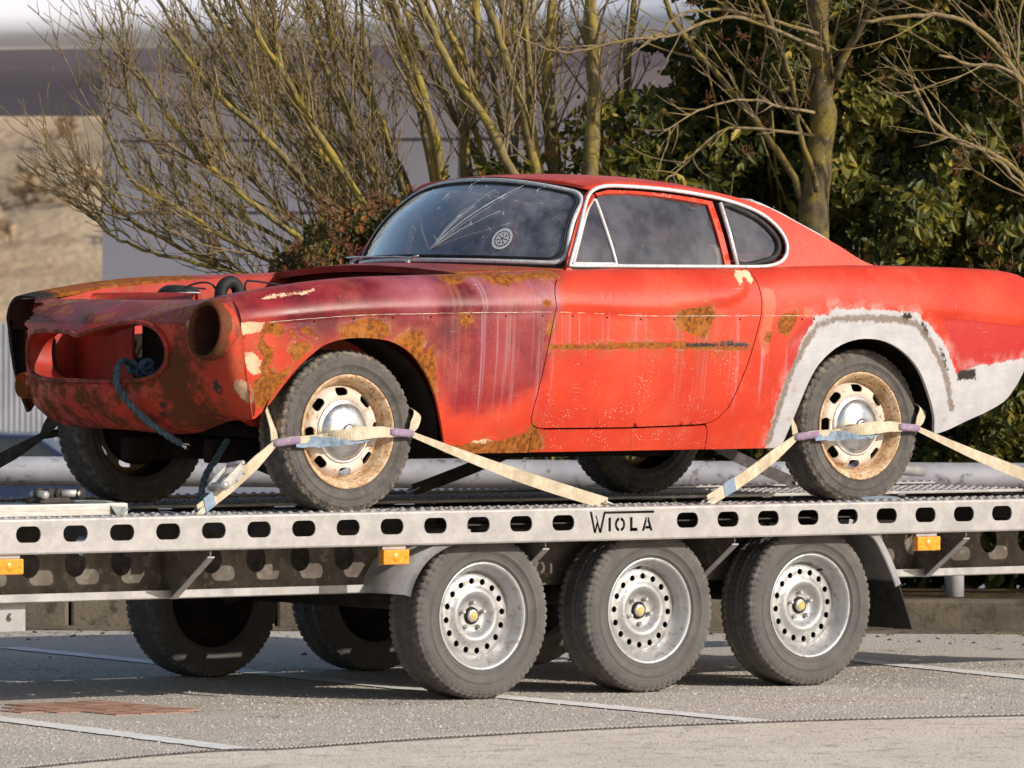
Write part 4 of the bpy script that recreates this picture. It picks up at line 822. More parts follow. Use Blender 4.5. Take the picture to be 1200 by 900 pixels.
# windscreen: ruled surface between cowl and header, rounded outline
def wsurf(s, t):
    s = np.asarray(s, float); t = np.asarray(t, float); a = np.abs(s)
    b = np.stack([.845+.225*a**2.0, s*.655, 1.612-.012*a*a], -1); c = np.stack([1.150+.098*a**2.2, s*.552, 1.920-.060*a**2.2], -1)
    P = b+(c-b)*t[..., None]; bul = .030*np.sin(np.clip(t, 0, 1)*math.pi); n = np.array([-.75, 0, .66]); return P+n*bul[..., None]
def wlift(p): return wsurf(p[:, 0]/.66, p[:, 1]/.36)
def superell(n, e, sx=1., sy=1.): a = np.arange(n)*2*math.pi/n; c, s_ = np.cos(a), np.sin(a); return np.c_[np.sign(c)*np.abs(c)**(2/e)*.66*sx, .18+np.sign(s_)*np.abs(s_)**(2/e)*.18*sy]
def rrect(g=0., hw=.66, hh=.36, rb=.055, rt=.075):
    P = []; x, y0, y1 = hw-g, g, hh-g
    for cx, cy, r, a0 in ((x-rb, y0+rb, rb, -90), (x-rt, y1-rt, rt, 0), (-x+rt, y1-rt, rt, 90), (-x+rb, y0+rb, rb, 180)):
        for a in np.radians(np.linspace(a0, a0+90, 8)): P.append((cx+r*math.cos(a), cy+r*math.sin(a)))
    return resample(np.array(P), .03)
wo_ = rrect()
Vv, F, _ = lift_panel(offset(wo_, .006), [], .04, wlift, (-1, 0, .5)); wsc = emit('windscreen', Vv, F, GLASS_W, car)
wl = wlift(wo_); m = MB(); m.tube(wl, .010, 8, True); m.emit('trim', TRIM, wsc)
m = MB(); m.tube(wlift(rrect(.016))+[-.002, 0, .002], .005, 6, True); m.emit('rubber_seal', BLACK, wsc)
m = MB(); m.tube(wlift(rrect(-.011))+[.004, 0, -.003], .008, 6, True); m.emit('outer_seal', BLACK, wsc)
rect = np.array([(-.685, -.020), (.685, -.020), (.685, .375), (-.685, .375)]); Vv, F, _ = lift_panel(rect, [wo_], .03, lambda p: wlift(p)+[.004, 0, -.004], (-1, 0, .5), .01); emit('windscreen_frame', Vv, F, PAINT, car, True, const_attrs(Vv))
# pillar skins between windscreen edge and side window frame
for sy in (-1, 1):
    k = 26; t = np.linspace(-.06, 1.02, k); a = wsurf(np.full(k, 1.012), t); zz = np.linspace(1.560, 1.872, k); xf = np.interp(zz, [1.56, 1.592, 1.66, 1.735, 1.805, 1.86, 1.88], [1.03, 1.043, 1.083, 1.128, 1.17, 1.213, 1.24]); b = lift_green(np.c_[xf, zz])*[1, -1, 1]
    mid = (a+b)/2+[-.003, .005, .003]; G = np.stack([a, mid, b], 1).reshape(-1, 3)*[1, sy, 1]
    F = [(3*i+j, 3*i+j+1, 3*i+4+j, 3*i+3+j) for i in range(k-1) for j in range(2)]; emit('windscreen_pillar', G, F if sy > 0 else [f[::-1] for f in F], PAINT, car, True, const_attrs(G))
# chips, cracks, sticker on the windscreen
cr = wsc; m = MB()
def wpix(s, t): return wsurf(np.array([s]), np.array([t]))[0]+np.array([-.004, 0, .004])
c0 = (-.10, .10)
for (s, t, r) in ((-.52, .97, .0011), (-.44, .80, .0015), (-.50, .56, .0013), (-.40, .60, .0008), (-.26, .62, .0009), (-.30, .86, .0007), (-.62, .42, .0007), (-.34, .40, .0012), (-.20, .58, .0007), (.22, .48, .0005)):
    n = 9; P = []
    for i in range(n):
        q = i/(n-1); P.append(wpix(c0[0]+(s-c0[0])*q+rng.normal(0, .003)*(0 < i < n-1), c0[1]+(t-c0[1])*q+rng.normal(0, .003)*(0 < i < n-1)))
    m.tube(P, np.linspace(r, r*.35, n), 4)
for i in range(26):
    s, t = rng.uniform(-.9, .6), rng.uniform(.15, .95); m.tube([wpix(s, t), wpix(s+rng.normal(0, .03), t+rng.normal(0, .05))], .0006, 4)
tag(m.emit('crack', CRACK, wsc), kind='stuff')
sc = np.array([-.615, .235]); n = 40; m = MB()
def stk(a, r): return wsurf(np.array([sc[0]+r*math.cos(a)/.66*1.0]), np.array([sc[1]+r*math.sin(a)/.36]))[0]+np.array([-.006, 0, .005])
ang = np.arange(n)*2*math.pi/n
for r0, r1 in ((.034, .042), (.022, .026)):
    V_ = np.array([stk(a, r0) for a in ang]+[stk(a, r1) for a in ang]); m.add(V_, [(i, (i+1) % n, n+(i+1) % n, n+i) for i in range(n)])
for k in range(18):
    a = k*2*math.pi/18; V_ = np.array([stk(a, .027), stk(a+.12, .027), stk(a+.10, .033), stk(a+.02, .033)]); m.add(V_, [(0, 1, 2, 3)])
for k in range(7):
    a = k*.9; V_ = np.array([stk(a, .004), stk(a+.5, .012), stk(a+.3, .021), stk(a-.1, .020)]); m.add(V_, [(0, 1, 2, 3)])
m.emit('round_sticker', WHITE, wsc)
# rear screen with trim
def rsurf(p):
    x, y = p[:, 0], p[:, 1]; return np.c_[x, y, roof_z(x, y)+.004]
ro = np.vstack([[(2.09, y) for y in np.linspace(-.50, .50, 14)], [(2.2, .555), (2.35, .59), (2.49, .60)], [(2.57, y) for y in np.linspace(.56, -.56, 14)], [(2.49, -.60), (2.35, -.59), (2.2, -.555)]])
Vv, F, _ = lift_panel(ro, [], .05, rsurf, (0, 0, 1)); rs = emit('rear_screen', Vv, F, GLASS_W, car)
m = MB(); m.tube(rsurf(resample(ro, .04))+[0, 0, .006], .011, 8, True); m.emit('trim', TRIM, rs)
xe = np.linspace(2.05, 2.61, 30)                                     # body frame round the rear screen
for sy in (-1, 1):
    a = np.interp(xe, [2.05, 2.2, 2.35, 2.49, 2.61], [.49, .545, .58, .59, .56]); yd = -GY(xe, ZDR(xe)); G = np.concatenate([np.c_[xe, sy*(a+(yd-a)*f), roof_z(xe, a+(yd-a)*f)] for f in (0, .35, .7, 1.)]); k = len(xe)
    F = [(j*k+i, j*k+i+1, (j+1)*k+i+1, (j+1)*k+i) for j in range(3) for i in range(k-1)]; emit('rear_pillar', G, F, PAINT, car, True, const_attrs(G))
# side windows on both sides
def poly_tube(P, r, n=8, closed=False): m = MB(); m.tube(P, r, n, closed); return m
for sy in (-1, 1):
    S_ = np.array([1, -sy, 1])                                       # lift_green is the near side already
    fl = lambda p: lift_green(p)*S_
    P = fl(resample(DLO, .02)); P = P+np.array([0, sy*.006, 0]); tp = poly_tube(P, .0075, 8, True).emit('window_surround_trim', TRIM, car)
    # door frame and window panes (inside the surround)
    def pane(name, poly, mat, off, frame=None, fr=.006, fname='frame'):
        Vv, F, _ = lift_panel(poly, [], .05, lambda p: fl(p)+np.array([0, -sy*off, 0]), (0, sy, 0)); o = emit(name, Vv, F, mat, car)
        if frame is not None:
            m = MB(); m.tube(fl(resample(poly, .02))+np.array([0, -sy*(off-.004), 0]), fr, 8, True); m.emit(fname, frame, o)
        return o
    inr = offset(DLO, .012)
    vent = np.array([(1.075, 1.600), (1.115, 1.672), (1.160, 1.748), (1.200, 1.806), (1.236, 1.842), (1.252, 1.842), (1.262, 1.75), (1.274, 1.660), (1.281, 1.600)])
    pane('vent_window', vent, GLASS_S, .012, TRIM, .0065)
    glass = np.array([(1.300, 1.598), (1.287, 1.70), (1.273, 1.850), (1.30, 1.862), (1.42, 1.865), (1.56, 1.857), (1.70, 1.842), (1.797, 1.827), (1.804, 1.72), (1.809, 1.598)])
    pane('door_glass', glass, GLASS_S, .024, None)
    # painted door window frame: band between surround and glass
    fo = np.array([(1.262, 1.868), (1.33, 1.881), (1.45, 1.8795), (1.6, 1.871), (1.75, 1.855), (1.828, 1.8425), (1.836, 1.72), (1.842, 1.596), (1.814, 1.596), (1.809, 1.72), (1.802, 1.831), (1.70, 1.846), (1.56, 1.861), (1.42, 1.869), (1.30, 1.866), (1.268, 1.857)])
    Vv, F, _ = lift_panel(fo, [], .02, lambda p: fl(p)+np.array([0, -sy*.012, 0]), (0, sy, 0), .012); emit('door_window_frame', Vv, F, PAINT, car, True, const_attrs(Vv, bloom=.0))
    qw = rounded(np.array([(1.872, 1.606), (1.866, 1.72), (1.862, 1.826), (1.93, 1.814), (2.0, 1.785), (2.055, 1.745), (2.088, 1.700), (2.086, 1.662), (2.055, 1.630), (1.99, 1.612)]), 3)
    qo = pane('quarter_window', qw, GLASS_S, .010, BLACK, .012, 'rubber_seal')
    m = MB(); m.tube(fl(np.array([(1.851, 1.836), (1.855, 1.72), (1.860, 1.600)]))+np.array([0, sy*.004, 0]), .0085, 8); m.emit('divider', TRIM, qo)
    m = MB(); m.box((1.07, sy*.676, 1.575), (1.86, sy*.688, 1.592), .002); m.emit('waist_rubber', BLACK, car)
# ---- cowl, bonnet opening, nose
def cowl_z(x, y):
    s = np.clip(np.abs(y)/.60, 0, 1.2); z0 = 1.592-.034*s**2; z1 = 1.600-.016*s**2; xb = .845+.225*np.clip(np.abs(y)/.655, 0, 1)**2; t = np.clip((x-.58)/(xb-.58), 0, 1); return z0+(z1-z0)*t+.006*np.sin(t*3.14)
yy = np.linspace(.655, -.655, 41); bk = np.c_[.835+.225*(np.abs(yy)/.655)**2+.012, yy]; fy = np.linspace(-.575, .575, 31); fr2 = np.c_[.60-.02*np.cos(fy/.575*math.pi/2), fy]
co_ = np.vstack([fr2, [(.70, .60), (.85, .65), (.97, .672), (1.06, .672)], bk, [(1.06, -.672), (.97, -.672), (.85, -.65), (.70, -.60)]])
Vv, F, _ = lift_panel(co_, [], .022, lambda p: np.c_[p, cowl_z(p[:, 0], p[:, 1])], (0, 0, 1), .025, (.25, 0, -1))
emit('cowl_panel', Vv, F, PAINT, car, True, const_attrs(Vv, maroon=.02-.05*(Vv[:, 0]-.7), rust=.0-np.maximum(0, .52-np.abs(Vv[:, 1]))*.12, bloom=.25))
m = MB(); m.box((.66, -.54, 1.30), (.70, .54, 1.565), .004); m.emit('bulkhead', DARKINNER, car)
# wiper spindles and arm
for (y, x) in ((-.02, .80), (.42, .86)):
    m = MB(); p = np.array((x, y, cowl_z(x, y))); m.tube([p+[0, 0, -.01], p+[0, 0, .022]], [.012, .009], 10); m.tube([p+[0, 0, .018], p+[.012, -.05, .028]], .005, 6); m.emit('wiper_spindle', CHROME, car)
m = MB(); m.tube([(.815, -.03, 1.622), (.83, .10, 1.626), (.80, .30, 1.625), (.835, .42, 1.622)], .005, 6); m.emit('wiper_arm', CHROME, car)
# nose rings, from wing edge forward to the grille lip (near half, bottom centre to top centre)
RA = [(-.40, 0, .965), (-.40, -.35, .985), (-.395, -.55, 1.02), (-.420, -.715, 1.03), (-.470, -.758, 1.2), (-.499, -.760, 1.345), (-.503, -.722, 1.435), (-.503, -.655, 1.474), (-.470, -.52, 1.468), (-.425, -.28, 1.460), (-.405, 0, 1.458)]
RB = [(-.53, 0, .985), (-.525, -.34, 1.000), (-.505, -.53, 1.04), (-.492, -.665, 1.085), (-.530, -.722, 1.2), (-.553, -.728, 1.345), (-.560, -.700, 1.418), (-.560, -.640, 1.452), (-.538, -.52, 1.448), (-.515, -.28, 1.438), (-.50, 0, 1.452)]
RC = [(-.625, 0, 1.07), (-.615, -.27, 1.075), (-.588, -.45, 1.105), (-.578, -.545, 1.15), (-.575, -.568, 1.22), (-.578, -.565, 1.31), (-.583, -.535, 1.385), (-.588, -.475, 1.412), (-.597, -.35, 1.410), (-.607, -.15, 1.393), (-.622, 0, 1.402)]
RD = [(-.655, 0, 1.160), (-.650, -.2, 1.160), (-.630, -.36, 1.172), (-.612, -.432, 1.205), (-.604, -.456, 1.25), (-.604, -.450, 1.30), (-.612, -.405, 1.350), (-.626, -.33, 1.374), (-.645, -.22, 1.372), (-.672, -.08, 1.347), (-.686, 0, 1.326)]
def full(r):
    r = np.array(r, float); return np.vstack([r, (r*[1, -1, 1])[-2:0:-1]])
_hv = np.array([(p[0], w2v(p[1])) for p in hf]); _q = Q(_hv[:, 0]+.004, _hv[:, 1])+[0, .0015, -.001]
RA[3] = tuple(Q(-.424, VZ(-.424, 1.035))+[0, .0015, 0]); RA[4] = tuple(Q(-.471, VZ(-.471, 1.2))+[0, .0015, 0]); RA[5] = tuple(Q(-.4965, .97)+[0, .0015, 0]); RA[6] = tuple(_q[3]); RA[7] = tuple(_q[2]); RA[8] = tuple(_q[0]+[0, .02, 0])
RINGS = np.array([full(q) for q in (RA, RB, RC, RD)])
for k_, dz_ in ((11, -.008), (12, -.030), (13, -.034), (14, -.020)): RINGS[3][k_, 2] += dz_; RINGS[2][k_, 2] += dz_*.5
def loopsmooth(P, k):
    P = np.asarray(P); n = len(P); t = np.arange(n*k)/k; i = t.astype(int); f = (t-i)[:, None]; p0, p1, p2, p3 = P[(i-1) % n], P[i % n], P[(i+1) % n], P[(i+2) % n]
    return .5*(2*p1+(p2-p0)*f+(2*p0-5*p1+4*p2-p3)*f*f+(3*p1-p0-3*p2+p3)*f**3)
KV = 12; RL = np.array([loopsmooth(r, KV) for r in RINGS]); NR = 26; nv = RL.shape[1]
tt = np.linspace(0, 3, NR); NG = np.zeros((NR, nv, 3)); ext = np.concatenate([[2*RL[0]-RL[1]], RL, [2*RL[3]-RL[2]]])
for i, t in enumerate(tt):
    k = min(int(t), 2); f = t-k; p0, p1, p2, p3 = ext[k:k+4]; NG[i] = .5*(2*p1+(p2-p0)*f+(2*p0-5*p1+4*p2-p3)*f*f+(3*p1-p0-3*p2+p3)*f**3)
HLC = np.array((-.662, 1.350)); HR = .101
def dent(P):                                                        # creases of the battered valance
    x, y, z = P[..., 0], P[..., 1], P[..., 2]; d = .010*np.sin(y*9+z*14)*np.sin(z*11+1)+.006*np.sin(y*23-z*17); low = 1-sstep(1.12, 1.2, z)
    P = P.copy(); P[..., 0] += d*low; P[..., 2] += .010*np.sin(y*8+1)*(1-sstep(.98, 1.05, z)); return P
NG = dent(NG); idx = lambda i, j: i*nv+j % nv; F = []
for i in range(NR-1):
    for j in range(nv):
        c = (NG[i, j]+NG[i+1, j]+NG[i, (j+1) % nv]+NG[i+1, (j+1) % nv])/4; y, z = c[1], c[2]
        if math.hypot(y-HLC[0], z-HLC[1]) < HR: continue
        jag = .018*math.sin(z*61)+.014*math.sin(z*143+y*40)
        if y > .475+jag and z > 1.13+.02*math.sin(y*50)-max(0, y-.47)*1.5: continue
        F.append((idx(i, j), idx(i, j+1), idx(i+1, j+1), idx(i+1, j)))
Vn = NG.reshape(-1, 3); lowf = sstep(1.30, 1.05, Vn[:, 2]); near = sstep(.2, -.4, Vn[:, 1])
emit('nose_panel', Vn, F, PAINT, car, True, const_attrs(Vn, maroon=np.where(Vn[:, 2] > 1.37, .03, -.045), tan=np.maximum(.016-np.hypot((Vn[:, 1]+.745)*.7, (Vn[:, 2]-1.13)*.45), .012-np.hypot(Vn[:, 1]+.55, (Vn[:, 2]-1.37)*.7)), crust=.030*sstep(1.36, 1.2, Vn[:, 2])*sstep(-.70, -.60, Vn[:, 1])+.035*np.exp(-((Vn[:, 1]+.50)/.06)**2)*sstep(1.44, 1.36, Vn[:, 2])-.030-.05*sstep(-.66, -.72, Vn[:, 1]), rust=-.004-.012*(Vn[:, 2] < 1.37), bloom=np.where(Vn[:, 2] > 1.38, .7, .1), black=np.maximum(.012-np.hypot((Vn[:, 1]+.40)*.8+(Vn[:, 2]-1.07)*.5, (Vn[:, 2]-1.075)*.45), .016-np.hypot(Vn[:, 1]+.665, (Vn[:, 2]-1.15)*.5))))  # brown on fascia is part crust, part painted shade; black colours in holes
# grille lip and the throat behind it
lipP = NG[-1]; m = MB(); m.tube(lipP+[-.006, 0, 0], .0095, 8, True); lip = m.arr(); emit('grille_lip', lip[0], lip[1], PAINT, car, True, const_attrs(lip[0], crust=-.004, rust=-.010, maroon=.0, tan=-.011))
cen = np.array((0, 0, 1.255)); rows = [lipP]
for dx, s in ((.04, .985), (.11, 1.0)): q = lipP.copy(); q[:, 1] *= s; q[:, 2] = 1.255+(q[:, 2]-1.255)*s; q[:, 0] = q[:, 0]*.7-.19+dx; rows.append(q)
G = np.concatenate(rows); F = [(k*nv+j, k*nv+(j+1) % nv, (k+1)*nv+(j+1) % nv, (k+1)*nv+j) for k in range(2) for j in range(nv)]
emit('grille_throat', G, F, INNER, car)
# centre crease of the beak, torn bonnet slam panel
m = MB(); arc = np.array([(-.44+.13*math.cos(a)*0, .34*math.cos(a), 1.452+.004*math.sin(a)) for a in np.linspace(.0, math.pi, 21)]); arc[:, 0] = -.425+.105*np.sin(np.linspace(0, math.pi, 21))
up = arc+[.02, 0, .030]; V_ = np.vstack([arc, up, up+[.03, 0, -.05]]); k = 21
m.add(V_, [(j*k+i, j*k+i+1, (j+1)*k+i+1, (j+1)*k+i) for j in range(2) for i in range(k-1)], True); m.emit('slam_panel', INNER, car)
# headlight shell (near side) and its bucket
V_, F_ = lathe([(.080, .20), (.098, .10), (.108, .045), (.1105, .02), (.1085, .004), (.104, -.006), (.098, -.009), (.092, -.004), (.0895, .012), (.088, .10), (.07, .15), (.0, .165)], 48, 'x')
tilt = .10; c, s = math.cos(tilt), math.sin(tilt); V_ = np.c_[V_[:, 0]*c-V_[:, 2]*s*-1*0-V_[:, 2]*(-s), V_[:, 1], V_[:, 2]*c-V_[:, 0]*s*0]
hl = V_*[1, 1, 1]+np.array((-.582, HLC[0], HLC[1]))
ins = np.array([max(V_[a][0] for a in f) for f in F_]); rr = [np.mean([math.hypot(V_[a][1], V_[a][2]) for a in f]) for f in F_]
emit('headlight_shell', hl, [f for f, r_, x_ in zip(F_, rr, ins) if not (r_ < .0905)], PAINT, car, True, const_attrs(hl, rust=np.where(hl[:, 0] < -.560, -.004, -.014), crust=np.where(hl[:, 0] < -.545, .05, -.02), maroon=-.01))
emit('headlight_bucket', hl*[1, 1, 1], [f for f, r_ in zip(F_, rr) if r_ < .0905], DARKINNER, car)
# torn far headlight corner: dark plate in place of cavity shade, curled scraps, fog lamp bowl
m = MB(); P = []
for i, (dx, y, z) in enumerate([(0, .50, 1.42), (-.03, .53, 1.455), (-.045, .60, 1.462), (-.03, .665, 1.445), (-.02, .715, 1.395), (.0, .72, 1.345)]): P.append((-.50+dx, y, z))
P = smooth_path(P, 5); rag = np.array([rng.uniform(-.022, .016) for _ in P]); V_ = np.vstack([P+np.c_[rag, rag*0, rag*.3], P+[.10, 0, .006], P*[1, .93, 1]+[.26, 0, -.03]]); k = len(P)
m.add(V_, [(j*k+i, j*k+i+1, (j+1)*k+i+1, (j+1)*k+i) for j in range(2) for i in range(k-1)], True); m.emit('torn_headlight_hood', DARKINNER, car)
m = MB(); V_ = smooth_path([(-.53, .60, 1.345), (-.50, .635, 1.29), (-.52, .60, 1.24), (-.49, .63, 1.20), (-.47, .60, 1.13)], 6); k = len(V_); rag = rng.uniform(-.015, .015, k)
W_ = np.vstack([V_+np.c_[rag, rag, rag*0], V_+[.02, -.05, 0], V_+[.06, -.11, 0]]); m.add(W_, [(j*k+i, j*k+i+1, (j+1)*k+i+1, (j+1)*k+i) for j in range(2) for i in range(k-1)], True); m.emit('torn_scrap', DARKINNER, car)
V_, F_ = lathe([(.052, .05), (.050, .01), (.046, -.004), (.042, 0), (.036, .014), (.0, .024)], 28, 'x'); sp_ = V_+np.array((-.545, .590, 1.135)); emit('lamp_bowl', sp_, F_, PAINT, car, True, const_attrs(sp_, rust=.004, crust=-.02, primer=np.where(np.hypot(V_[:, 1], V_[:, 2]) < .036, -.002, -.2)))
m = MB(); m.prism([(-.42, .556, 1.08), (-.42, .58, 1.10), (-.43, .62, 1.17), (-.43, .66, 1.20), (-.43, .65, 1.27), (-.43, .70, 1.30), (-.43, .725, 1.36), (-.43, .69, 1.42), (-.43, .60, 1.445), (-.42, .556, 1.44)], (.01, 0, 0)); m.emit('cavity_shade_plate', VOID, car)  # added dark sheet painting the shade inside the cavity
# ---- engine bay
for sy in (-1, 1):
    m = MB(); m.prism([(-.52, sy*.545, 1.10), (-.3, sy*.545, 1.0), (.68, sy*.545, .98), (.68, sy*.552, 1.548), (.2, sy*.552, 1.535), (-.2, sy*.552, 1.500), (-.52, sy*.545, 1.440)], (0, sy*.004, 0)); m.emit('inner_wing', INNER, car)
m = MB(); m.prism([(-.34, .16, 1.02), (-.34, .54, 1.02), (-.34, .54, 1.40), (-.34, .16, 1.40)], (.01, 0, 0)); m.emit('radiator_panel', INNER, car)
m = MB(); m.box((-.36, -.40, .992), (.66, .40, 1.0)); m.emit('bay_floor', VOID, car)
m = MB(); m.box((-.30, -.54, 1.02), (-.285, .158, 1.40), .004); m.emit('radiator_core', VOID, car)
m = MB(); m.box((-.08, -.17, 1.05), (.50, .17, 1.36), .02); m.box((-.02, -.08, 1.36), (.46, .08, 1.43), .02); m.emit('engine_block', VOID, car)
V_, F_ = lathe([(.0, .045), (.05, .042), (.078, .025), (.085, 0), (.085, -.06)], 28, 'z'); emit('air_cleaner', V_+np.array((-.13, .16, 1.468)), F_, BLACK, car)
m = MB(); m.tube(smooth_path([(-.07, -.03, 1.40), (-.075, -.03, 1.47), (-.066, -.03, 1.505), (-.04, -.03, 1.525), (-.005, -.03, 1.515), (.01, -.03, 1.47), (.012, -.03, 1.40)], 5), .024, 12); m.emit('coolant_hose', BLACK, car)
m = MB(); m.box((-.19, .03, 1.44), (-.12, .10, 1.488), .006); m.emit('wiring_box', WHITE, car)
m = MB()
for P in ([(-.20, .10, 1.47), (-.15, .05, 1.515), (-.10, .0, 1.52), (-.04, .02, 1.47)], [(.03, -.05, 1.46), (.06, .0, 1.522), (.14, .06, 1.53), (.30, .1, 1.515)], [(-.22, .2, 1.46), (-.1, .28, 1.51), (.1, .32, 1.50)]): m.tube(smooth_path(P, 6), .0042, 6)
m.emit('loose_wire', BLACK, car)
m = MB(); P = smooth_path([(.22, .15, 1.44), (.30, .0, 1.490), (.42, -.18, 1.518), (.60, -.36, 1.515)], 16); m.tube(P, .026+.004*(np.arange(len(P)) % 2), 12); m.emit('heater_hose', BLACK, car)
# ---- wheel housings, floor, tail
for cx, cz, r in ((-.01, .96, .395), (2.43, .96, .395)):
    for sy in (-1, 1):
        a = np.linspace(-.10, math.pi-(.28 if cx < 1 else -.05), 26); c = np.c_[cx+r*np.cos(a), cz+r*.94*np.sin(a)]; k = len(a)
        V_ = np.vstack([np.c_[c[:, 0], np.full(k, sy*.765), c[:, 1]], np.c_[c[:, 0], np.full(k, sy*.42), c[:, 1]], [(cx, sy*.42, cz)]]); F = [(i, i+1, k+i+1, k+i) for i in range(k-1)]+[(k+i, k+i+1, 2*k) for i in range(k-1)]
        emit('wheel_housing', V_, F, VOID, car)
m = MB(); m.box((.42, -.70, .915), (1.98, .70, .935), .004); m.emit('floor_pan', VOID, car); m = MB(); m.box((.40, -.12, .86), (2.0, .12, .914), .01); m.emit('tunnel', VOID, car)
for y in (-.27, .27): m = MB(); m.box((-.30, y-.03, .86), (.40, y+.03, .95), .01); m.emit('chassis_leg', VOID, car)
m = MB(); m.tube([(0, -.60, ZD+.296), (0, .60, ZD+.296)], .03, 8); m.emit('axle', VOID, car); m = MB(); m.tube([(2.45, -.60, ZD+.296), (2.45, .60, ZD+.296)], .045, 10); V_, F_ = lathe([(0, -.09), (.08, -.07), (.11, 0), (.08, .07), (0, .09)], 16, 'y'); m.add(V_+np.array((2.45, 0, ZD+.296)), F_, True); m.emit('axle', VOID, car)
m = MB(); m.tube([(2.3, -.35, .93), (2.6, -.42, .86), (2.92, -.42, .800), (3.045, -.42, .792)], .022, 12); m.emit('exhaust_pipe', GALV, car)
# inner shell that darkens the gaps
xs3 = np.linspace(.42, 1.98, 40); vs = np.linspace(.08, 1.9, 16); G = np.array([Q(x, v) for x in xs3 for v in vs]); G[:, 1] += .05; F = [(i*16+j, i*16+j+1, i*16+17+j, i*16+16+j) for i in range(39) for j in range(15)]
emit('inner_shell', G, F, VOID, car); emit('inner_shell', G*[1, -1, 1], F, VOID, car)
# tail panel and boot lid
vv = np.linspace(0, 3, 28); xr = np.interp(vv, [0, .08, .3, .6, 1, 1.4, 2, 3], [3.28, 3.34, 3.39, 3.43, 3.455, 3.46, 3.44, 3.40]); ed_ = Q(xr, vv); rows = [ed_+(ed_*[1, -1, 1]-ed_)*f+[.05*math.sin(f*math.pi), 0, 0] for f in np.linspace(0, 1, 13)]; G = np.concatenate(rows); k = 28
emit('tail_panel', G, [(j*k+i, j*k+i+1, (j+1)*k+i+1, (j+1)*k+i) for j in range(12) for i in range(k-1)], PAINT, car, True, const_attrs(G))
xb = np.linspace(2.53, 3.40, 24); G = np.concatenate([np.c_[xb, f*WH(xb), ZC(xb)-.012+.014*(1-f*f)] for f in np.linspace(-1, 1, 15)]); k = 24
emit('boot_lid', G, [(j*k+i, (j+1)*k+i, (j+1)*k+i+1, j*k+i+1) for j in range(14) for i in range(k-1)], PAINT, car, True, const_attrs(G))
# ---- interior
m = MB(); m.box((.74, -.64, 1.38), (1.02, .64, 1.565), .04); m.emit('dashboard', TRIMCLOTH, car)
a = np.linspace(0, 2*math.pi, 33)[:-1]; t_ = np.c_[np.zeros(32), .19*np.cos(a), .19*np.sin(a)]; ca, sa = math.cos(.5), math.sin(.5); t_ = np.c_[t_[:, 0]*ca+t_[:, 2]*sa, t_[:, 1], -t_[:, 0]*sa+t_[:, 2]*ca]+np.array((1.16, -.34, 1.555))
m = MB(); m.tube(t_, .012, 8, True); m.tube([t_[0], t_[16]], .007, 6); m.tube([(1.16, -.34, 1.555), (.95, -.34, 1.42)], .02, 8); m.emit('steering_wheel', BLACK, car)
for y in (-.36, .36):
    m = MB(); m.box((1.30, y-.24, 1.10), (1.78, y+.24, 1.24), .05); s_ = m.emit('seat', TRIMCLOTH, car)
    b_ = MB(); b_.box((-.06, -.235, 0), (.06, .235, .50), .05); V_, F_, S_2 = b_.arr(); th = .32; V_ = np.c_[V_[:, 0]*math.cos(th)+V_[:, 2]*math.sin(th), V_[:, 1], V_[:, 2]*math.cos(th)-V_[:, 0]*math.sin(th)]+np.array((1.72, y, 1.20)); emit('backrest', V_, F_, TRIMCLOTH, s_, S_2)
m = MB(); m.box((2.10, -.62, 1.46), (2.60, .62, 1.50), .02); m.box((2.0, -.6, 1.1), (2.12, .6, 1.5), .04); m.emit('rear_shelf', TRIMCLOTH, car)
xl = np.linspace(1.24, 2.10, 14); yl = np.linspace(-.49, .49, 13); G = np.array([(x, y, roof_z(x, abs(y))-.03) for x in xl for y in yl]); emit('headlining', G, [(i*13+j, i*13+j+1, i*13+14+j, i*13+13+j) for i in range(13) for j in range(12)], BEIGE, car)
# ---- wheels
C_TYRE = tyre_mesh('car_tyre', .298, .165, .196, 58, .005)
m = MB(); V_, F_ = lathe([(.190, -.048), (.199, -.064), (.2075, -.071), (.210, -.076), (.2065, -.080), (.200, -.078), (.193, -.066), (.186, -.060), (.180, -.050), (.176, -.030), (.170, -.018), (.165, -.012)], 72, 'y'); m.add(V_, F_, True); C_LIP = m.mesh('rim_edge')
def slot(q): 
    P = stadium(0, 0, .054, .029, 6); c, s = math.cos(q), math.sin(q); return np.c_[.1465*c-P[:, 0]*s+P[:, 1]*c, .1465*s+P[:, 0]*c+P[:, 1]*s]
V_, F_ = disc_mesh('d', [slot(q) for q in np.arange(8)*math.pi/4+.35], [(.06, -.030), (.10, -.036), (.120, -.048), (.135, -.050), (.155, -.044), (.164, -.028), (.170, -.016)], .05, .1695); m = MB(); m.add(V_, F_, True); C_RIM = m.mesh('car_wheel')
m = MB(); V_, F_ = lathe([(0, -.092), (.020, -.091), (.026, -.088), (.028, -.083), (.030, -.082), (.060, -.079), (.085, -.071), (.100, -.060), (.108, -.050), (.110, -.052), (.116, -.050), (.120, -.043), (.121, -.034)], 64, 'y'); m.add(V_, F_, True); C_CAP = m.mesh('hub_cap')
m = MB(); V_, F_ = lathe([(.013, -.0925), (.015, -.094), (.017, -.0925)], 24, 'y'); m.add(V_, F_, True)
m.add(np.array([(-.009, -.0935, -.009), (-.005, -.0935, -.011), (.009, -.0935, .009), (.005, -.0935, .011)]), [(0, 1, 2, 3)]); m.add(np.array([(.009, -.0935, -.009), (.005, -.0935, -.011), (-.009, -.0935, .009), (-.005, -.0935, .011)]), [(0, 1, 2, 3)]); C_EMB = m.mesh('hub_emblem')
V_, F_ = lathe([(0, .07), (.14, .07), (.15, .06), (.15, .02), (.12, -.02), (0, -.02)], 32, 'y'); C_DRUM = mesh('brake_drum', V_, F_)
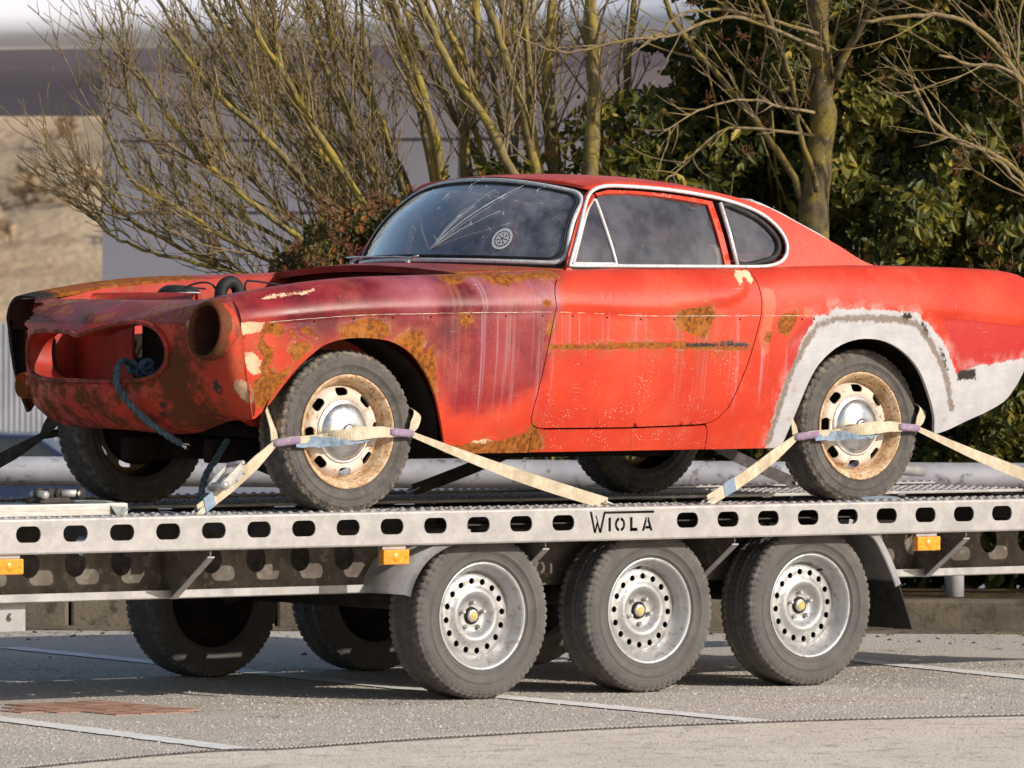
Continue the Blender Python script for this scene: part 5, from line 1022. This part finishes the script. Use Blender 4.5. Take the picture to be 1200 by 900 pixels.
for x in (0., 2.45):
    for sy in (-1, 1):
        o = link('wheel', C_RIM, CREAM, car, (x-1.2, sy*.6575, .2965), (0, .3+x, 0 if sy < 0 else math.pi)); link('tyre', C_TYRE, TYRE_OLD, o); link('rim_edge', C_LIP, RUSTRIM, o); link('brake_drum', C_DRUM, VOID, o)
        if sy < 0: link('hub_cap', C_CAP, CHROME, o); link('hub_emblem', C_EMB, DARKSTEEL, o)
# ------------------------------------------------------------------ tie-down straps, ropes
def ribbon(P, Wd, w, t=.003):
    P = np.asarray(P, float); n = len(P); Wd = np.asarray(Wd, float); Wd = np.broadcast_to(Wd, (n, 3)) if Wd.ndim == 1 else Wd; w = np.broadcast_to(np.asarray(w, float), (n,))
    T = np.gradient(P, axis=0); T /= np.linalg.norm(T, axis=1)[:, None]+1e-9; B = Wd-(Wd*T).sum(1)[:, None]*T; B /= np.linalg.norm(B, axis=1)[:, None]+1e-9; N = np.cross(T, B)
    c = [P+B*w[:, None]/2+N*t/2, P-B*w[:, None]/2+N*t/2, P-B*w[:, None]/2-N*t/2, P+B*w[:, None]/2-N*t/2]; V = np.concatenate(c)
    F = [(k*n+i, k*n+i+1, ((k+1) % 4)*n+i+1, ((k+1) % 4)*n+i) for k in range(4) for i in range(n-1)]+[(0, n, 2*n, 3*n), (n-1, 4*n-1, 3*n-1, 2*n-1)]
    return V, F
def web(name, P, wd, w, mat, par, k=8, wob=.0):
    P = smooth_path(P, k); n = len(P); wd = np.asarray(wd, float)
    if wd.ndim == 2: wd = np.stack([np.interp(np.linspace(0, 1, n), np.linspace(0, 1, len(wd)), wd[:, j]) for j in range(3)], -1)
    w = np.interp(np.linspace(0, 1, n), np.linspace(0, 1, len(np.atleast_1d(w))), np.atleast_1d(w))
    if wob: P = P+rng.normal(0, wob, (n, 3))*np.r_[0, np.ones(n-2), 0][:, None]
    V, F = ribbon(P, wd, w); return emit(name, V, F, mat, par, False)
UPv = np.array((.25, 0, 1.))
def ratchet(par, c, ax, sc=1.):
    """body side plates, spindle, handle plates and grip"""
    ax = np.array(ax, float)/np.linalg.norm(ax); sd = np.array((0, 1., 0)); sd = sd-ax*(ax@sd); sd /= np.linalg.norm(sd); up = np.cross(ax, sd); up = up if up[2] > 0 else -up
    def P(a, s, u): return np.asarray(c)+(ax*a+sd*s+up*u)*sc
    m = MB()
    for s in (-.026, .026): m.prism([P(-.07, s, -.004), P(.035, s, -.004), P(.05, s, .010), P(.045, s, .030), P(.02, s, .034), P(-.06, s, .012)], sd*.003*sc)
    for a, u, r in ((-.062, .004, .005), (.035, .012, .009), (-.02, .0, .004)): m.tube([P(a, -.03, u), P(a, .03, u)], r*sc, 8)
    o = m.emit('ratchet_body', GALV, par); m = MB()
    for s in (-.032, .032): m.prism([P(.04, s, .030), P(.03, s, .004), P(-.075, s, .026), P(-.072, s, .040)], sd*.003*sc)
    m.tube([P(-.072, -.034, .034), P(-.072, .034, .034)], .008*sc, 8); m.tube([P(.036, -.036, .016), P(.036, .036, .016)], .013*sc, 12); m.emit('ratchet_handle', ALU, o); return o
def wheel_strap(x, left, right, label, grp, ratch, sy=-1, mats=(STRAP, STRAPP, STRAPB), dz=0.):
    t = empty('tie_down_strap', (x, sy*.78, ZD), label, 'strap', grp); s_ = np.array((1, -sy, 1)); o_ = np.array((x, 0, dz))
    L = lambda Q_: [np.array(q)*s_+o_ for q in Q_]
    main, sleeve, blue = mats
    web('cross_band', L([(-.285, -.763, .952), (-.15, -.762, .960), (-.10, -.772, .966), (.0, -.776, .974), (.10, -.772, .980), (.17, -.768, .978), (.215, -.765, .974)]), [(.1, 0, 1), (.1, -.3, 1), (.15, -.8, .7), (.1, 0, 1), (.1, .5, .8), (.1, 0, 1), (.1, 0, 1)], [.026, .028, .040, .050, .046, .034, .026], main, t, wob=.0006)
    web('blue_band', L([(-.25, -.758, .948), (-.10, -.764, .949), (.02, -.768, .952), (.08, -.766, .960)]), [(.1, .2, 1), (.1, -.5, 1), (.1, .5, 1), (.1, 0, 1)], [.040, .038, .030, .020], blue, t, 6, .0022)
    for a, b in (((-.352, -.752, .942), (-.235, -.765, .956)), ((.165, -.771, .980), (.272, -.762, .972))):
        m = MB(); a, b = np.array(a)*s_+o_, np.array(b)*s_+o_; Pp = [a+(b-a)*q for q in np.linspace(0, 1, 6)]; V, F = tube(Pp, [.012, .0155, .016, .0155, .016, .012], 10); cc = (a+b)/2; V[:, 1] = cc[1]+(V[:, 1]-cc[1])*.6; m.add(V, F, True); m.emit('sleeve', sleeve, t)
    web('tread_band', L([(-.348, -.752, .945), (-.332, -.735, .975), (-.318, -.70, 1.015), (-.300, -.65, 1.065), (-.275, -.585, 1.115)]), (-.5, .1, .7), [.02, .045, .055, .055, .055], main, t)
    web('tread_band', L([(.262, -.762, .975), (.280, -.762, 1.005), (.300, -.752, 1.045), (.296, -.70, 1.07), (.275, -.62, 1.105)]), [(1, 0, -.5), (1, 0, -.5), (.9, .4, -.3), (.3, 1, .2), (.2, 1, .2)], [.016, .040, .048, .046, .046], main, t)
    taut = lambda a, b: [np.array(a)+(np.array(b)-np.array(a))*q-np.array((0, 0, .012*math.sin(q*math.pi))) for q in np.linspace(0, 1, 6)]
    web('tail_band', taut(np.array((-.34, -.755, .943))*s_+o_, left[-1]), UPv, [.026, .050, .050, .050, .046], main, t)
    web('tail_band', taut(np.array((.268, -.765, .970))*s_+o_, right[-1]), UPv, [.020, .034, .046, .048, .046], main, t)
    for P in (left, right):
        e = np.array(P[-1]); d = e-np.array(P[-2]); d /= np.linalg.norm(d); m = MB()
        m.tube(smooth_path([e-d*.02+[0, .015, .004], e+d*.016+[0, .016, .002], e+d*.028+[0, 0, -.004], e+d*.016+[0, -.016, .0], e-d*.02+[0, -.015, .006]], 4), .0045, 6); m.emit('hook', ALU, t)
    if ratch is not None:
        ratchet(t, *ratch)
    return t
G1 = 'straps over the car wheels'
t1 = wheel_strap(0, [(-.493, -.83, .854), (-.60, -.85, .800), (-.695, -.86, .745), (-.755, -.865, .709)], [(.506, -.82, .857), (.744, -.84, .781), (.95, -.86, .732), (1.095, -.87, .706)], 'beige ratchet strap over the near front wheel with buckle ahead of it', G1, ((-.615, -.845, .800), (-.83, -.22, -.47), 1.15))
_a, _b = np.array((-.34, -.755, .943)), np.array((-.755, -.865, .709)); web('blue_tail', [_a+(_b-_a)*q+np.array((0, -.004, .003-.012*math.sin(q*math.pi))) for q in (.80, .86, .92)], UPv, [.054, .055], STRAPB, t1)
t2 = wheel_strap(2.45, [(2.02, -.82, .880), (1.723, -.84, .763), (1.64, -.86, .727), (1.582, -.868, .708)], [(2.881, -.83, .878), (3.193, -.85, .787), (3.40, -.86, .727), (3.468, -.868, .707)], 'beige strap over the near rear wheel with a blue patch near its hook', G1, None, dz=-.002)
_a, _b = np.array((2.11, -.755, .941)), np.array((1.582, -.868, .708)); web('blue_patch', [_a+(_b-_a)*q+np.array((0, -.003, .003-.012*math.sin(q*math.pi))) for q in (.70, .76, .82)], UPv, [.054, .054], STRAPB, t2)
web('blue_tail', [(2.40, -.80, .704), (2.50, -.82, .708), (2.57, -.83, .703)], (0, 1, .2), [.03, .04], STRAPB, t2)
t3 = wheel_strap(0, [(-.45, .80, .860), (-.62, .82, .79), (-.80, .83, .715), (-.84, .835, .708)], [(.506, .82, .857), (.744, .84, .781), (.95, .86, .732), (1.095, .87, .706)], 'shade-coloured strap running forward from the shaded far front wheel', G1, None, 1, (STRAPD, STRAPD, STRAPD))
t4 = wheel_strap(2.45, [(2.02, .82, .880), (1.723, .84, .763), (1.56, .84, .727), (1.47, .84, .708)], [(2.881, .83, .878), (3.193, .85, .787), (3.40, .86, .727), (3.468, .868, .707)], 'shade-coloured strap at the shaded far rear wheel under the sill', G1, None, 1, (STRAPD, STRAPD, STRAPD))
def rope(name, P, r, label, frayed=True):
    P = smooth_path(P, 14); L = np.cumsum(np.r_[0, np.linalg.norm(np.diff(P, axis=0), axis=1)]); tq = np.arange(0, L[-1], .004); C_ = np.stack([np.interp(tq, L, P[:, k]) for k in range(3)], -1); T = np.gradient(C_, axis=0); T /= np.linalg.norm(T, axis=1)[:, None]
    A = np.cross(T, (0, 1, .3)); A /= np.linalg.norm(A, axis=1)[:, None]; B = np.cross(T, A); t = empty(name, C_[0], label, 'rope')
    for k in range(3):
        ph = tq*2*math.pi/(r*7)+k*2.094; m = MB(); m.tube(C_+(A*np.cos(ph)[:, None]+B*np.sin(ph)[:, None])*r*.5, r*.56, 6); m.emit('strand', ROPE, t)
    if frayed:
        m = MB()
        for i in range(14): d = T[-1]*.03+rng.normal(0, .008, 3); m.tube([C_[-1], C_[-1]+d], [.002, .0008], 4)
        tag(m.emit('frayed_end', WHITE, t), kind='stuff')
    return t
rope('tow_rope', [(-.40, -.10, 1.18), (-.52, -.12, 1.215), (-.60, -.155, 1.235), (-.655, -.205, 1.195), (-.668, -.225, 1.15), (-.65, -.27, 1.085), (-.60, -.315, 1.02), (-.53, -.345, .965), (-.47, -.345, .935)], .0125, 'frayed blue grey rope hanging out of the grille opening')
m = MB(); kn = empty('rope_coil', (-.50, -.14, 1.2), 'bundle of blue rope knotted inside the grille mouth', 'rope')
for i in range(6):
    a = np.linspace(0, 2*math.pi, 20)[:-1]; c = np.array((-.525+rng.normal(0, .015), -.15+.028*i*.9-.06, 1.215+rng.normal(0, .012))); u = rng.normal(0, 1, 3); u /= np.linalg.norm(u); v = np.cross(u, (0.3, 1, .2)); v /= np.linalg.norm(v); m.tube(c+np.outer(np.cos(a), u)*rng.uniform(.015, .032)+np.outer(np.sin(a), v)*rng.uniform(.012, .022), .0085, 8, True)
m.emit('coil', mottled('bright_blue_rope', (.04, .09, .14), (.10, .19, .25), 40, .85, 0, .2), kn)
rope('lashing_rope', [(-.25, -.33, .95), (-.285, -.31, .88), (-.325, -.30, .82), (-.345, -.30, .76), (-.36, -.31, .70)], .013, 'dark rope hanging under the nose between the front wheels', False)
# grey strap draped over the aluminium profile and its ratchet
gs = empty('grey_strap', (-1.2, -.86, .74), 'grey strap with rusty ratchet lying on the aluminium profile', 'strap')
web('webbing', [(-1.36, -.82, .752), (-1.26, -.83, .752), (-1.20, -.86, .752), (-1.16, -.905, .747), (-1.145, -.94, .722), (-1.130, -.945, .704)], [(.0, 1, 0), (.2, 1, 0), (.6, .8, 0), (1, .4, 0), (1, 0, 0), (1, 0, 0)], [.04, .045, .05, .055], webbing('grey_green_webbing', (.20, .23, .22), (.32, .35, .33), (.14, .14, .13)), gs)
m = MB(); m.tube([(-1.415, -.80, .776), (-1.415, -.885, .776)], .014, 10); m.tube([(-1.335, -.86, .780), (-1.275, -.885, .780)], .013, 12); m.emit('spindle', ALU, gs)
m = MB()
for x, y in ((-1.34, -.858), (-1.272, -.887), (-1.415, -.84), (-1.375, -.85)): V, F = lathe([(0, -.006), (.021, -.006), (.021, .006), (0, .006)], 14, 'y'); m.add(V+np.array((x, y, .778)), F, True)
m.box((-1.43, -.87, .746), (-1.30, -.82, .766), .004); m.tube([(-1.46, -.83, .752), (-1.38, -.85, .775)], .012, 8); m.emit('ratchet_frame', DARKSTEEL, gs)
# ------------------------------------------------------------------ trees and shrubs behind the trailer
def path_px(P, Z, k=7, wob=.012):
    Zs = np.linspace(Z[0], Z[1], len(P)); W = np.array([at(u, v, z) for (u, v), z in zip(P, Zs)]); W = smooth_path(W, k); n = len(W)
    w = np.cumsum(rng.normal(0, wob*.4, (n, 3)), 0); w -= np.linspace(0, 1, n)[:, None]*w[-1]; return W+w
def branch(p, d, L, bend, n=7, wob=.05):
    P = [np.array(p)]; d = np.array(d, float); d /= np.linalg.norm(d)
    for i in range(n): d = d+bend/n+rng.normal(0, wob, 3); d /= np.linalg.norm(d); P.append(P[-1]+d*L/n)
    return np.array(P)
def side_dir(T, spread):
    a = rng.normal(0, 1, 3); a -= T*(a@T); a /= np.linalg.norm(a)+1e-9; return T*math.cos(spread)+a*math.sin(spread)
def bare_tree(name, stems, label, group=None, nb=9, twigs=6, lean=(0, 0, .25), blen=(.35, .9), bark=BARK, twigmat=TWIG, low=.18, tr_=(.10, .30)):
    P0 = path_px(stems[0][0], stems[0][2]); base = P0[0].copy(); base[2] = 0; t = empty(name, base, label, 'tree', group); m = MB(); lean = np.array(lean)
    for (px, wpx, Z) in stems:
        P = path_px(px, Z); n = len(P); r0 = wpx/2*np.mean(Z)/FPX; r = np.linspace(r0*1.1, r0*.62, n)*(1+.06*np.sin(np.arange(n)*1.7+rng.uniform(0, 6)))
        s = MB(); s.tube(P, r, 9); s.emit('stem', bark, t); T = np.gradient(P, axis=0); T /= np.linalg.norm(T, axis=1)[:, None]
        for b in range(nb):
            i = int(rng.uniform(low, 1)*(n-1)); q = branch(P[i], side_dir(T[i], rng.uniform(.35, .85))+lean*.5, rng.uniform(*blen), lean*1.2, 7, .06); rb = min(r[i]*.5, rng.uniform(.004, .009)); k = len(q); m.tube(q, np.linspace(rb, rb*.35, k), 5)
            for c in range(twigs):
                j = int(rng.integers(1, k)); Tq = q[j]-q[j-1]; Tq /= np.linalg.norm(Tq); w_ = branch(q[j], side_dir(Tq, rng.uniform(.4, .9)), rng.uniform(*tr_), lean*1.0, 4, .08); m.tube(w_, np.linspace(.0030, .0014, 5), 4)
                if rng.random() < .6: e = w_[-1]; m.tube([e, e+(w_[-1]-w_[-2])/np.linalg.norm(w_[-1]-w_[-2])*.012], [.0030, .0012], 4)
                if rng.random() < .7: w2 = branch(w_[2], side_dir(Tq, .8), rng.uniform(.05, .14), lean, 3, .1); m.tube(w2, np.linspace(.0022, .0011, 4), 4)
    tag(m.emit('twigs', twigmat, t), kind='stuff'); return t
left_ = -RT*.10+np.array((0, 0, .55))
bare_tree('bare_shrub', [([(500, 380), (470, 270), (430, 190), (400, 110), (375, -20)], 11, (31, 31.2)), ([(490, 380), (430, 250), (360, 140), (315, 60), (270, -20)], 10, (30.8, 30.6)), ([(470, 380), (390, 255), (325, 170), (262, 112), (195, 35)], 9, (31.2, 31)), ([(465, 385), (355, 290), (275, 225), (205, 155), (160, 82)], 8, (30.7, 30.4)), ([(460, 390), (335, 310), (232, 255), (155, 205), (122, 140)], 7, (30.8, 30.5)), ([(450, 390), (310, 325), (205, 280), (145, 245), (108, 212)], 6, (31, 31)), ([(480, 385), (410, 300), (330, 240), (270, 170), (240, 90)], 7, (31.3, 31.6)), ([(470, 385), (380, 310), (300, 270), (200, 200), (160, 140), (140, 60)], 6, (31.4, 31.6)), ([(440, 395), (330, 340), (240, 310), (170, 290), (130, 270), (100, 245)], 5, (31, 31)), ([(500, 380), (450, 300), (400, 220), (340, 110), (320, 20), (310, -20)], 7, (31.5, 31.7))],
          'bare many-stemmed shrub sweeping left in front of the lilac building', 'bare shrubs behind the car', 17, 8, left_, (.2, .6))
bare_tree('bare_shrub', [([(640, 400), (628, 200), (592, 70), (560, -20)], 13, (31, 31)), ([(660, 330), (585, 168), (520, 65), (478, -20)], 12, (30.5, 30.5)), ([(545, 390), (520, 210), (492, 100), (452, -20)], 14, (31.2, 31.2)), ([(530, 390), (505, 190), (470, 60), (448, -20)], 10, (31.5, 31.5)), ([(565, 390), (548, 200), (556, 100), (560, -20)], 14, (31.8, 31.8)), ([(610, 390), (605, 250), (570, 150), (535, 60), (500, -20)], 9, (31.7, 31.6)), ([(590, 390), (580, 230), (545, 120), (510, 20), (500, -20)], 8, (31.9, 31.9))],
          'bare shrub of thick mossy stems rising behind the windscreen', 'bare shrubs behind the car', 8, 5, left_*.6, (.3, .7), low=.3)
bare_tree('bare_shrub', [([(650, 400), (640, 250), (622, 130), (612, -20)], 12, (31.2, 31.2)), ([(672, 400), (655, 200), (645, 80), (650, -20)], 16, (31.6, 31.6)), ([(735, 400), (716, 210), (738, 90), (745, -20)], 10, (31.9, 31.9)), ([(730, 400), (740, 220), (700, 110), (690, 20), (700, -20)], 9, (32.1, 32.1))],
          'bare shrub of upright olive stems behind the roof front', 'bare shrubs behind the car', 7, 5, np.array((0, 0, .3)), (.3, .7), low=.35)
ex = []
for i in range(11):
    b = rng.uniform(470, 660); t = b-rng.uniform(20, 150)*(1 if b < 600 else .5); ex.append(([(b, 400), (b-4, 260), ((b*.6+t*.4), 130), ((b*.25+t*.75), 40), (t, -20)], rng.uniform(5, 11), (31.8+.1*i, 31.9+.1*i)))
bare_tree('bare_shrub', ex, 'dense clump of thinner stems furthest back between the shrubs', 'bare shrubs behind the car', 9, 6, left_*.7, (.25, .7), low=.3)
ex = []
for i in range(9):
    b = rng.uniform(400, 500); t = b-rng.uniform(90, 300); ex.append(([(b+20, 400), (b-10, 300), (b*.62+t*.38, 190), (b*.25+t*.75, 80), (t, -20)], rng.uniform(4, 8), (31.9+.1*i, 32.+.1*i)))
bare_tree('bare_shrub', ex, 'thin leaning stems behind the sweeping bare shrub on the left', 'bare shrubs behind the car', 12, 7, left_, (.2, .6), low=.25)
bare_tree('slim_tree', [([(690, 420), (691, 200), (695, 100), (690, -30)], 21, (30.6, 30.6))], 'slim mossy trunk standing just above the roof centre', None, 6, 4, np.array((.1, -.1, .2)), (.3, .6), low=.5)
tb = bare_tree('grey_tree', [([(958, 430), (956, 240), (966, 130), (960, 60), (957, -40)], 36, (30.5, 30.4)), ([(950, 262), (925, 200), (868, 118), (800, 38), (770, -20)], 9, (30.5, 30.3)), ([(958, 225), (948, 180), (930, 110), (900, 20), (880, -20)], 7, (30.4, 30.1)), ([(978, 90), (1005, 40), (1040, -20)], 10, (30.4, 30.2))],
               'tall grey green tree trunk with a low fork behind the rear window', None, 5, 4, np.array((-.2, -.2, .15)), (.3, .6), BARKB, low=.4)
# pale twisting bare boughs crossing in front of the foliage
pale = [([(960, 40), (880, 22), (800, 22), (760, 45), (700, 55), (640, 60)], 5, (30.3, 29.9)), ([(965, 60), (860, 22), (790, 40), (740, 48), (660, 62), (600, 40)], 5, (30.2, 29.7)), ([(955, 160), (850, 155), (800, 195), (780, 210)], 4, (30.2, 29.9)), ([(955, 130), (890, 118), (830, 125), (770, 160)], 4, (30.3, 29.8))]
for k, (P, w_, Z) in enumerate(pale):
    q = path_px(P, Z, 7, .01); s = MB(); s.tube(q, np.linspace(w_/2*30/FPX, .003, len(q)), 7)
    for c in range(12):
        j = int(rng.integers(3, len(q)-1)); T = q[j]-q[j-1]; T /= np.linalg.norm(T); b = branch(q[j], side_dir(T, rng.uniform(.5, 1.0)), rng.uniform(.10, .35), np.array((0, 0, .3)), 6, .12); s.tube(b, np.linspace(.004, .0015, 7), 5)
    s.emit('bough', TWIG, tb)
bare_tree('bare_bush', [([(1290, 400), (1240, 260), (1170, 185), (1110, 155), (1070, 100)], 7, (29.9, 29.6)), ([(1300, 300), (1215, 135), (1150, 40), (1090, 20), (1010, 25)], 7, (29.9, 29.6)), ([(1300, 350), (1230, 160), (1180, 60), (1165, -20)], 6, (30, 29.9)), ([(1290, 400), (1235, 290), (1190, 215), (1150, 180), (1120, 165)], 5, (29.7, 29.5)), ([(1300, 260), (1200, 100), (1140, 70), (1100, 65)], 5, (29.8, 29.6)), ([(1280, 420), (1220, 300), (1200, 180), (1190, 60), (1200, -20)], 5, (29.9, 29.8))],
          'pale bare bush reaching in from the right edge before the hedge', None, 4, 3, -RT*.3+np.array((0, 0, .25)), (.25, .6), TWIG, TWIG, .3, (.06, .18))
def leaf_arrays(C_, N_, U_, L, wr):
    """folded pointed leaves: centres, facing, tip direction, length"""
    n = len(C_); N_ = N_/np.linalg.norm(N_, axis=1)[:, None]; U_ = U_-(U_*N_).sum(1)[:, None]*N_; U_ /= np.linalg.norm(U_, axis=1)[:, None]+1e-9; S = np.cross(U_, N_); L = L[:, None]; wv = L*wr
    b = C_-U_*L*.5; t = C_+U_*L*.5-N_*L*.10; l1 = C_-U_*L*.12+S*wv*.5+N_*L*.06; l2 = C_+U_*L*.22+S*wv*.36+N_*L*.03; r1 = C_-U_*L*.12-S*wv*.5+N_*L*.06; r2 = C_+U_*L*.22-S*wv*.36+N_*L*.03
    V = np.stack([b, l1, l2, t, r2, r1], 1).reshape(-1, 3); F = np.concatenate([np.array([(0, 3, 2, 1), (0, 5, 4, 3)])+6*i for i in range(n)]); return V, F
def leaf_mass(name, C_, L, mat, par, out, hue, hang=.6, wr=.42):
    n = len(C_); N_ = out+rng.normal(0, .55, (n, 3))+[0, 0, .35]; U_ = rng.normal(0, .8, (n, 3))+[0, 0, -hang]; V, F = leaf_arrays(C_, N_, U_, L, wr)
    o = emit(name, V, F, mat, par, False, {'hue': np.repeat(hue, 6)}); return tag(o, kind='stuff')
OUT = -FW
def lump(u, v): return .30*np.sin(u*.021+1.3)*np.sin(v*.017+.4)+.20*np.sin(u*.047+v*.03)+.14*np.sin(v*.061-u*.02+2)+.07*np.sin(u*.11+v*.13)
LEAF_T = {}
def single_leaves(C_, L, mat, par, hue, wr=.42):
    base = []
    for h in (.15, .45, .62, .93):
        V, F = leaf_arrays(np.zeros((1, 3)), np.array([[0, -1., 0]]), np.array([[0, 0, -1.]]), np.ones(1), wr); me = mesh('leaf', V, F, False, {'hue': np.full(6, h)}); me.materials.append(mat); base.append(me)
    o0 = origin(par)
    for c, l, h in zip(C_, L, hue):
        k = 0 if h < .3 else 1 if h < .53 else 2 if h < .86 else 3; o = bpy.data.objects.new('leaf', base[k]); COL.objects.link(o); o.parent = par; o.location = Vector(c-o0); o.scale = (l, l, l); o.rotation_euler = (rng.normal(-.2, .5), rng.normal(0, .8), -YAW+rng.normal(.3, .7))
# ---- big evergreen hedge on the right
hd = empty('laurel_hedge', at(980, 740, 31)*[1, 1, 0], 'tall dark evergreen hedge with glossy leaves filling the right background', 'hedge')
def hedge_pts(n, u0, u1, v0, v1, edge=True, dz=.28):
    u = rng.uniform(u0, u1, n*2); v = rng.uniform(v0, v1, n*2)
    lim = np.interp(v, [-60, 40, 130, 200, 300, 600], [800, 790, 735, 705, 640, 600]) + 26*np.sin(v*.09)+18*np.sin(v*.21)
    ok = (u > lim+rng.exponential(14, n*2)) if edge else np.ones(n*2, bool); u, v = u[ok][:n], v[ok][:n]
    deep = .75*np.exp(-(((u-850)/95)**2+((v-95)/95)**2))+.35*np.exp(-(((u-1120)/50)**2+((v-90)/60)**2))+.25*np.exp(-(((u-1060)/40)**2+((v-330)/40)**2))
    Z = 31.0-lump(u, v)+deep+rng.exponential(dz, len(u)); return u, v, np.array([at(a, b, c) for a, b, c in zip(u, v, Z)])
u, v, C_ = hedge_pts(30000, 560, 1330, -90, 660); n = len(C_); hue = np.clip(rng.beta(1.6, 2.6, n)+.12*np.sin(u*.03+v*.02), 0, 1); hue[rng.random(n) < .02] = .95
leaf_mass('foliage', C_, rng.uniform(.052, .10, n), LEAF, hd, OUT+np.array((.15, 0, 0)), hue)
u, v, C_ = hedge_pts(300, 720, 1200, 0, 590, True, .02); C_ = C_-FW*.10; single_leaves(C_, rng.uniform(.055, .085, len(C_)), LEAF, hd, np.clip(rng.beta(2, 2.2, len(C_))+.08, 0, 1))
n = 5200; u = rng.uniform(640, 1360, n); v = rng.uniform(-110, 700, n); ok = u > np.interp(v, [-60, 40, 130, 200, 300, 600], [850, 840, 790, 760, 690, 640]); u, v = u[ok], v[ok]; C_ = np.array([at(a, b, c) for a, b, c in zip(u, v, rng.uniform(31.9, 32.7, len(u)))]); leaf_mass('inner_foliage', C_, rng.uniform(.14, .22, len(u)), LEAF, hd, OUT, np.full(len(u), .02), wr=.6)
m = MB()
for i in range(22):
    u0, v0 = rng.uniform(820, 1200), rng.uniform(0, 520); p0, p1 = at(u0, v0+rng.uniform(60, 160), 31.5), at(u0+rng.normal(0, 50), v0-rng.uniform(40, 140), 31.1); m.tube(branch(p0, p1-p0, np.linalg.norm(p1-p0), np.zeros(3), 8, .06), np.linspace(.010, .004, 9), 5)
tag(m.emit('inner_stems', BARK, hd), kind='stuff')
def berries(par, n, rng_u, rng_v, Z):
    m = MB()
    for i in range(n):
        c = at(rng.uniform(*rng_u), rng.uniform(*rng_v), Z+rng.normal(0, .12)); 
        for k in range(16):
            d = rng.normal(0, 1, 3)+OUT*.7+[0, 0, .4]; d /= np.linalg.norm(d); e = c+d*rng.uniform(.025, .06); m.tube([c, e], [.0016, .0012], 4)
            if k % 2: m.add(e+np.array([(-.004, 0, 0), (.004, 0, 0), (0, 0, .006), (0, -.004, .002)]), [(0, 1, 2), (0, 3, 2), (1, 3, 2), (0, 1, 3)])
    return tag(m.emit('flower_clusters', BERRY, par), kind='stuff')
berries(hd, 46, (800, 1200), (0, 420), 30.75)
# ---- leafy berry shrub left of the windscreen and straggle between the stems
sh = empty('berry_shrub', at(440, 740, 30.4)*[1, 1, 0], 'low leafy shrub with orange berry stalks left of the windscreen', 'shrub')
n = 9000; u = rng.uniform(300, 640, n*3); v = rng.uniform(190, 420, n*3); top = np.interp(u, [300, 330, 360, 400, 440, 480, 510, 560, 600, 640], [330, 295, 262, 240, 238, 226, 212, 205, 235, 280])+10*np.sin(u*.13)+8*np.sin(u*.31); ok = v > top+rng.exponential(12, n*3); u, v = u[ok][:n], v[ok][:n]
C_ = np.array([at(a, b, c) for a, b, c in zip(u, v, 30.3-lump(u*1.7, v*1.7)*.5+rng.exponential(.2, len(u)))]); hue = np.clip(rng.beta(1.8, 2.2, len(u))+.05, 0, 1); hue[rng.random(len(u)) < .11] = .95
leaf_mass('foliage', C_, rng.uniform(.028, .055, len(u)), LEAFR, sh, OUT, hue, wr=.5)
k = 140; idx_ = rng.choice(len(C_), k, replace=False); single_leaves(C_[idx_]-FW*.12, rng.uniform(.035, .055, k), LEAFR, sh, hue[idx_], .5); berries(sh, 40, (330, 560), (225, 320), 30.05)
m = MB()
for i in range(26):
    p0 = at(rng.uniform(340, 600), rng.uniform(300, 400), 30.5); m.tube(branch(p0, -RT*rng.normal(.2, .6)+np.array((0, 0, 1.)), rng.uniform(.3, .6), np.zeros(3), 7, .1), np.linspace(.006, .002, 8), 5)
tag(m.emit('stems', TWIG, sh), kind='stuff')
st = empty('straggly_evergreen', at(690, 740, 31.4)*[1, 1, 0], 'straggly evergreen leaves growing between the stems above the roof', 'shrub')
n = 1900; cl = np.array([(rng.uniform(560, 760), rng.uniform(110, 330)) for _ in range(46)]); cl[:, 1] = np.maximum(cl[:, 1], np.interp(cl[:, 0], [560, 640, 700, 760], [215, 190, 120, 60])); ii = rng.integers(0, len(cl), n); u = cl[ii, 0]+rng.normal(0, 13, n); v = cl[ii, 1]+rng.normal(0, 12, n)
C_ = np.array([at(a, b, c) for a, b, c in zip(u, v, 31.5+rng.normal(0, .2, n))]); leaf_mass('foliage', C_, rng.uniform(.04, .07, n), LEAF, st, OUT, np.clip(rng.beta(1.8, 2.2, n)+.1, 0, 1))
m = MB()
for a, b in cl: p0 = at(a, b+40, 31.6); p1 = at(a, b-10, 31.5); m.tube(branch(p0, p1-p0, .25, np.zeros(3), 5, .08), np.linspace(.005, .002, 6), 5)
tag(m.emit('stems', BARK, st), kind='stuff'); berries(st, 12, (600, 740), (120, 220), 31.2)
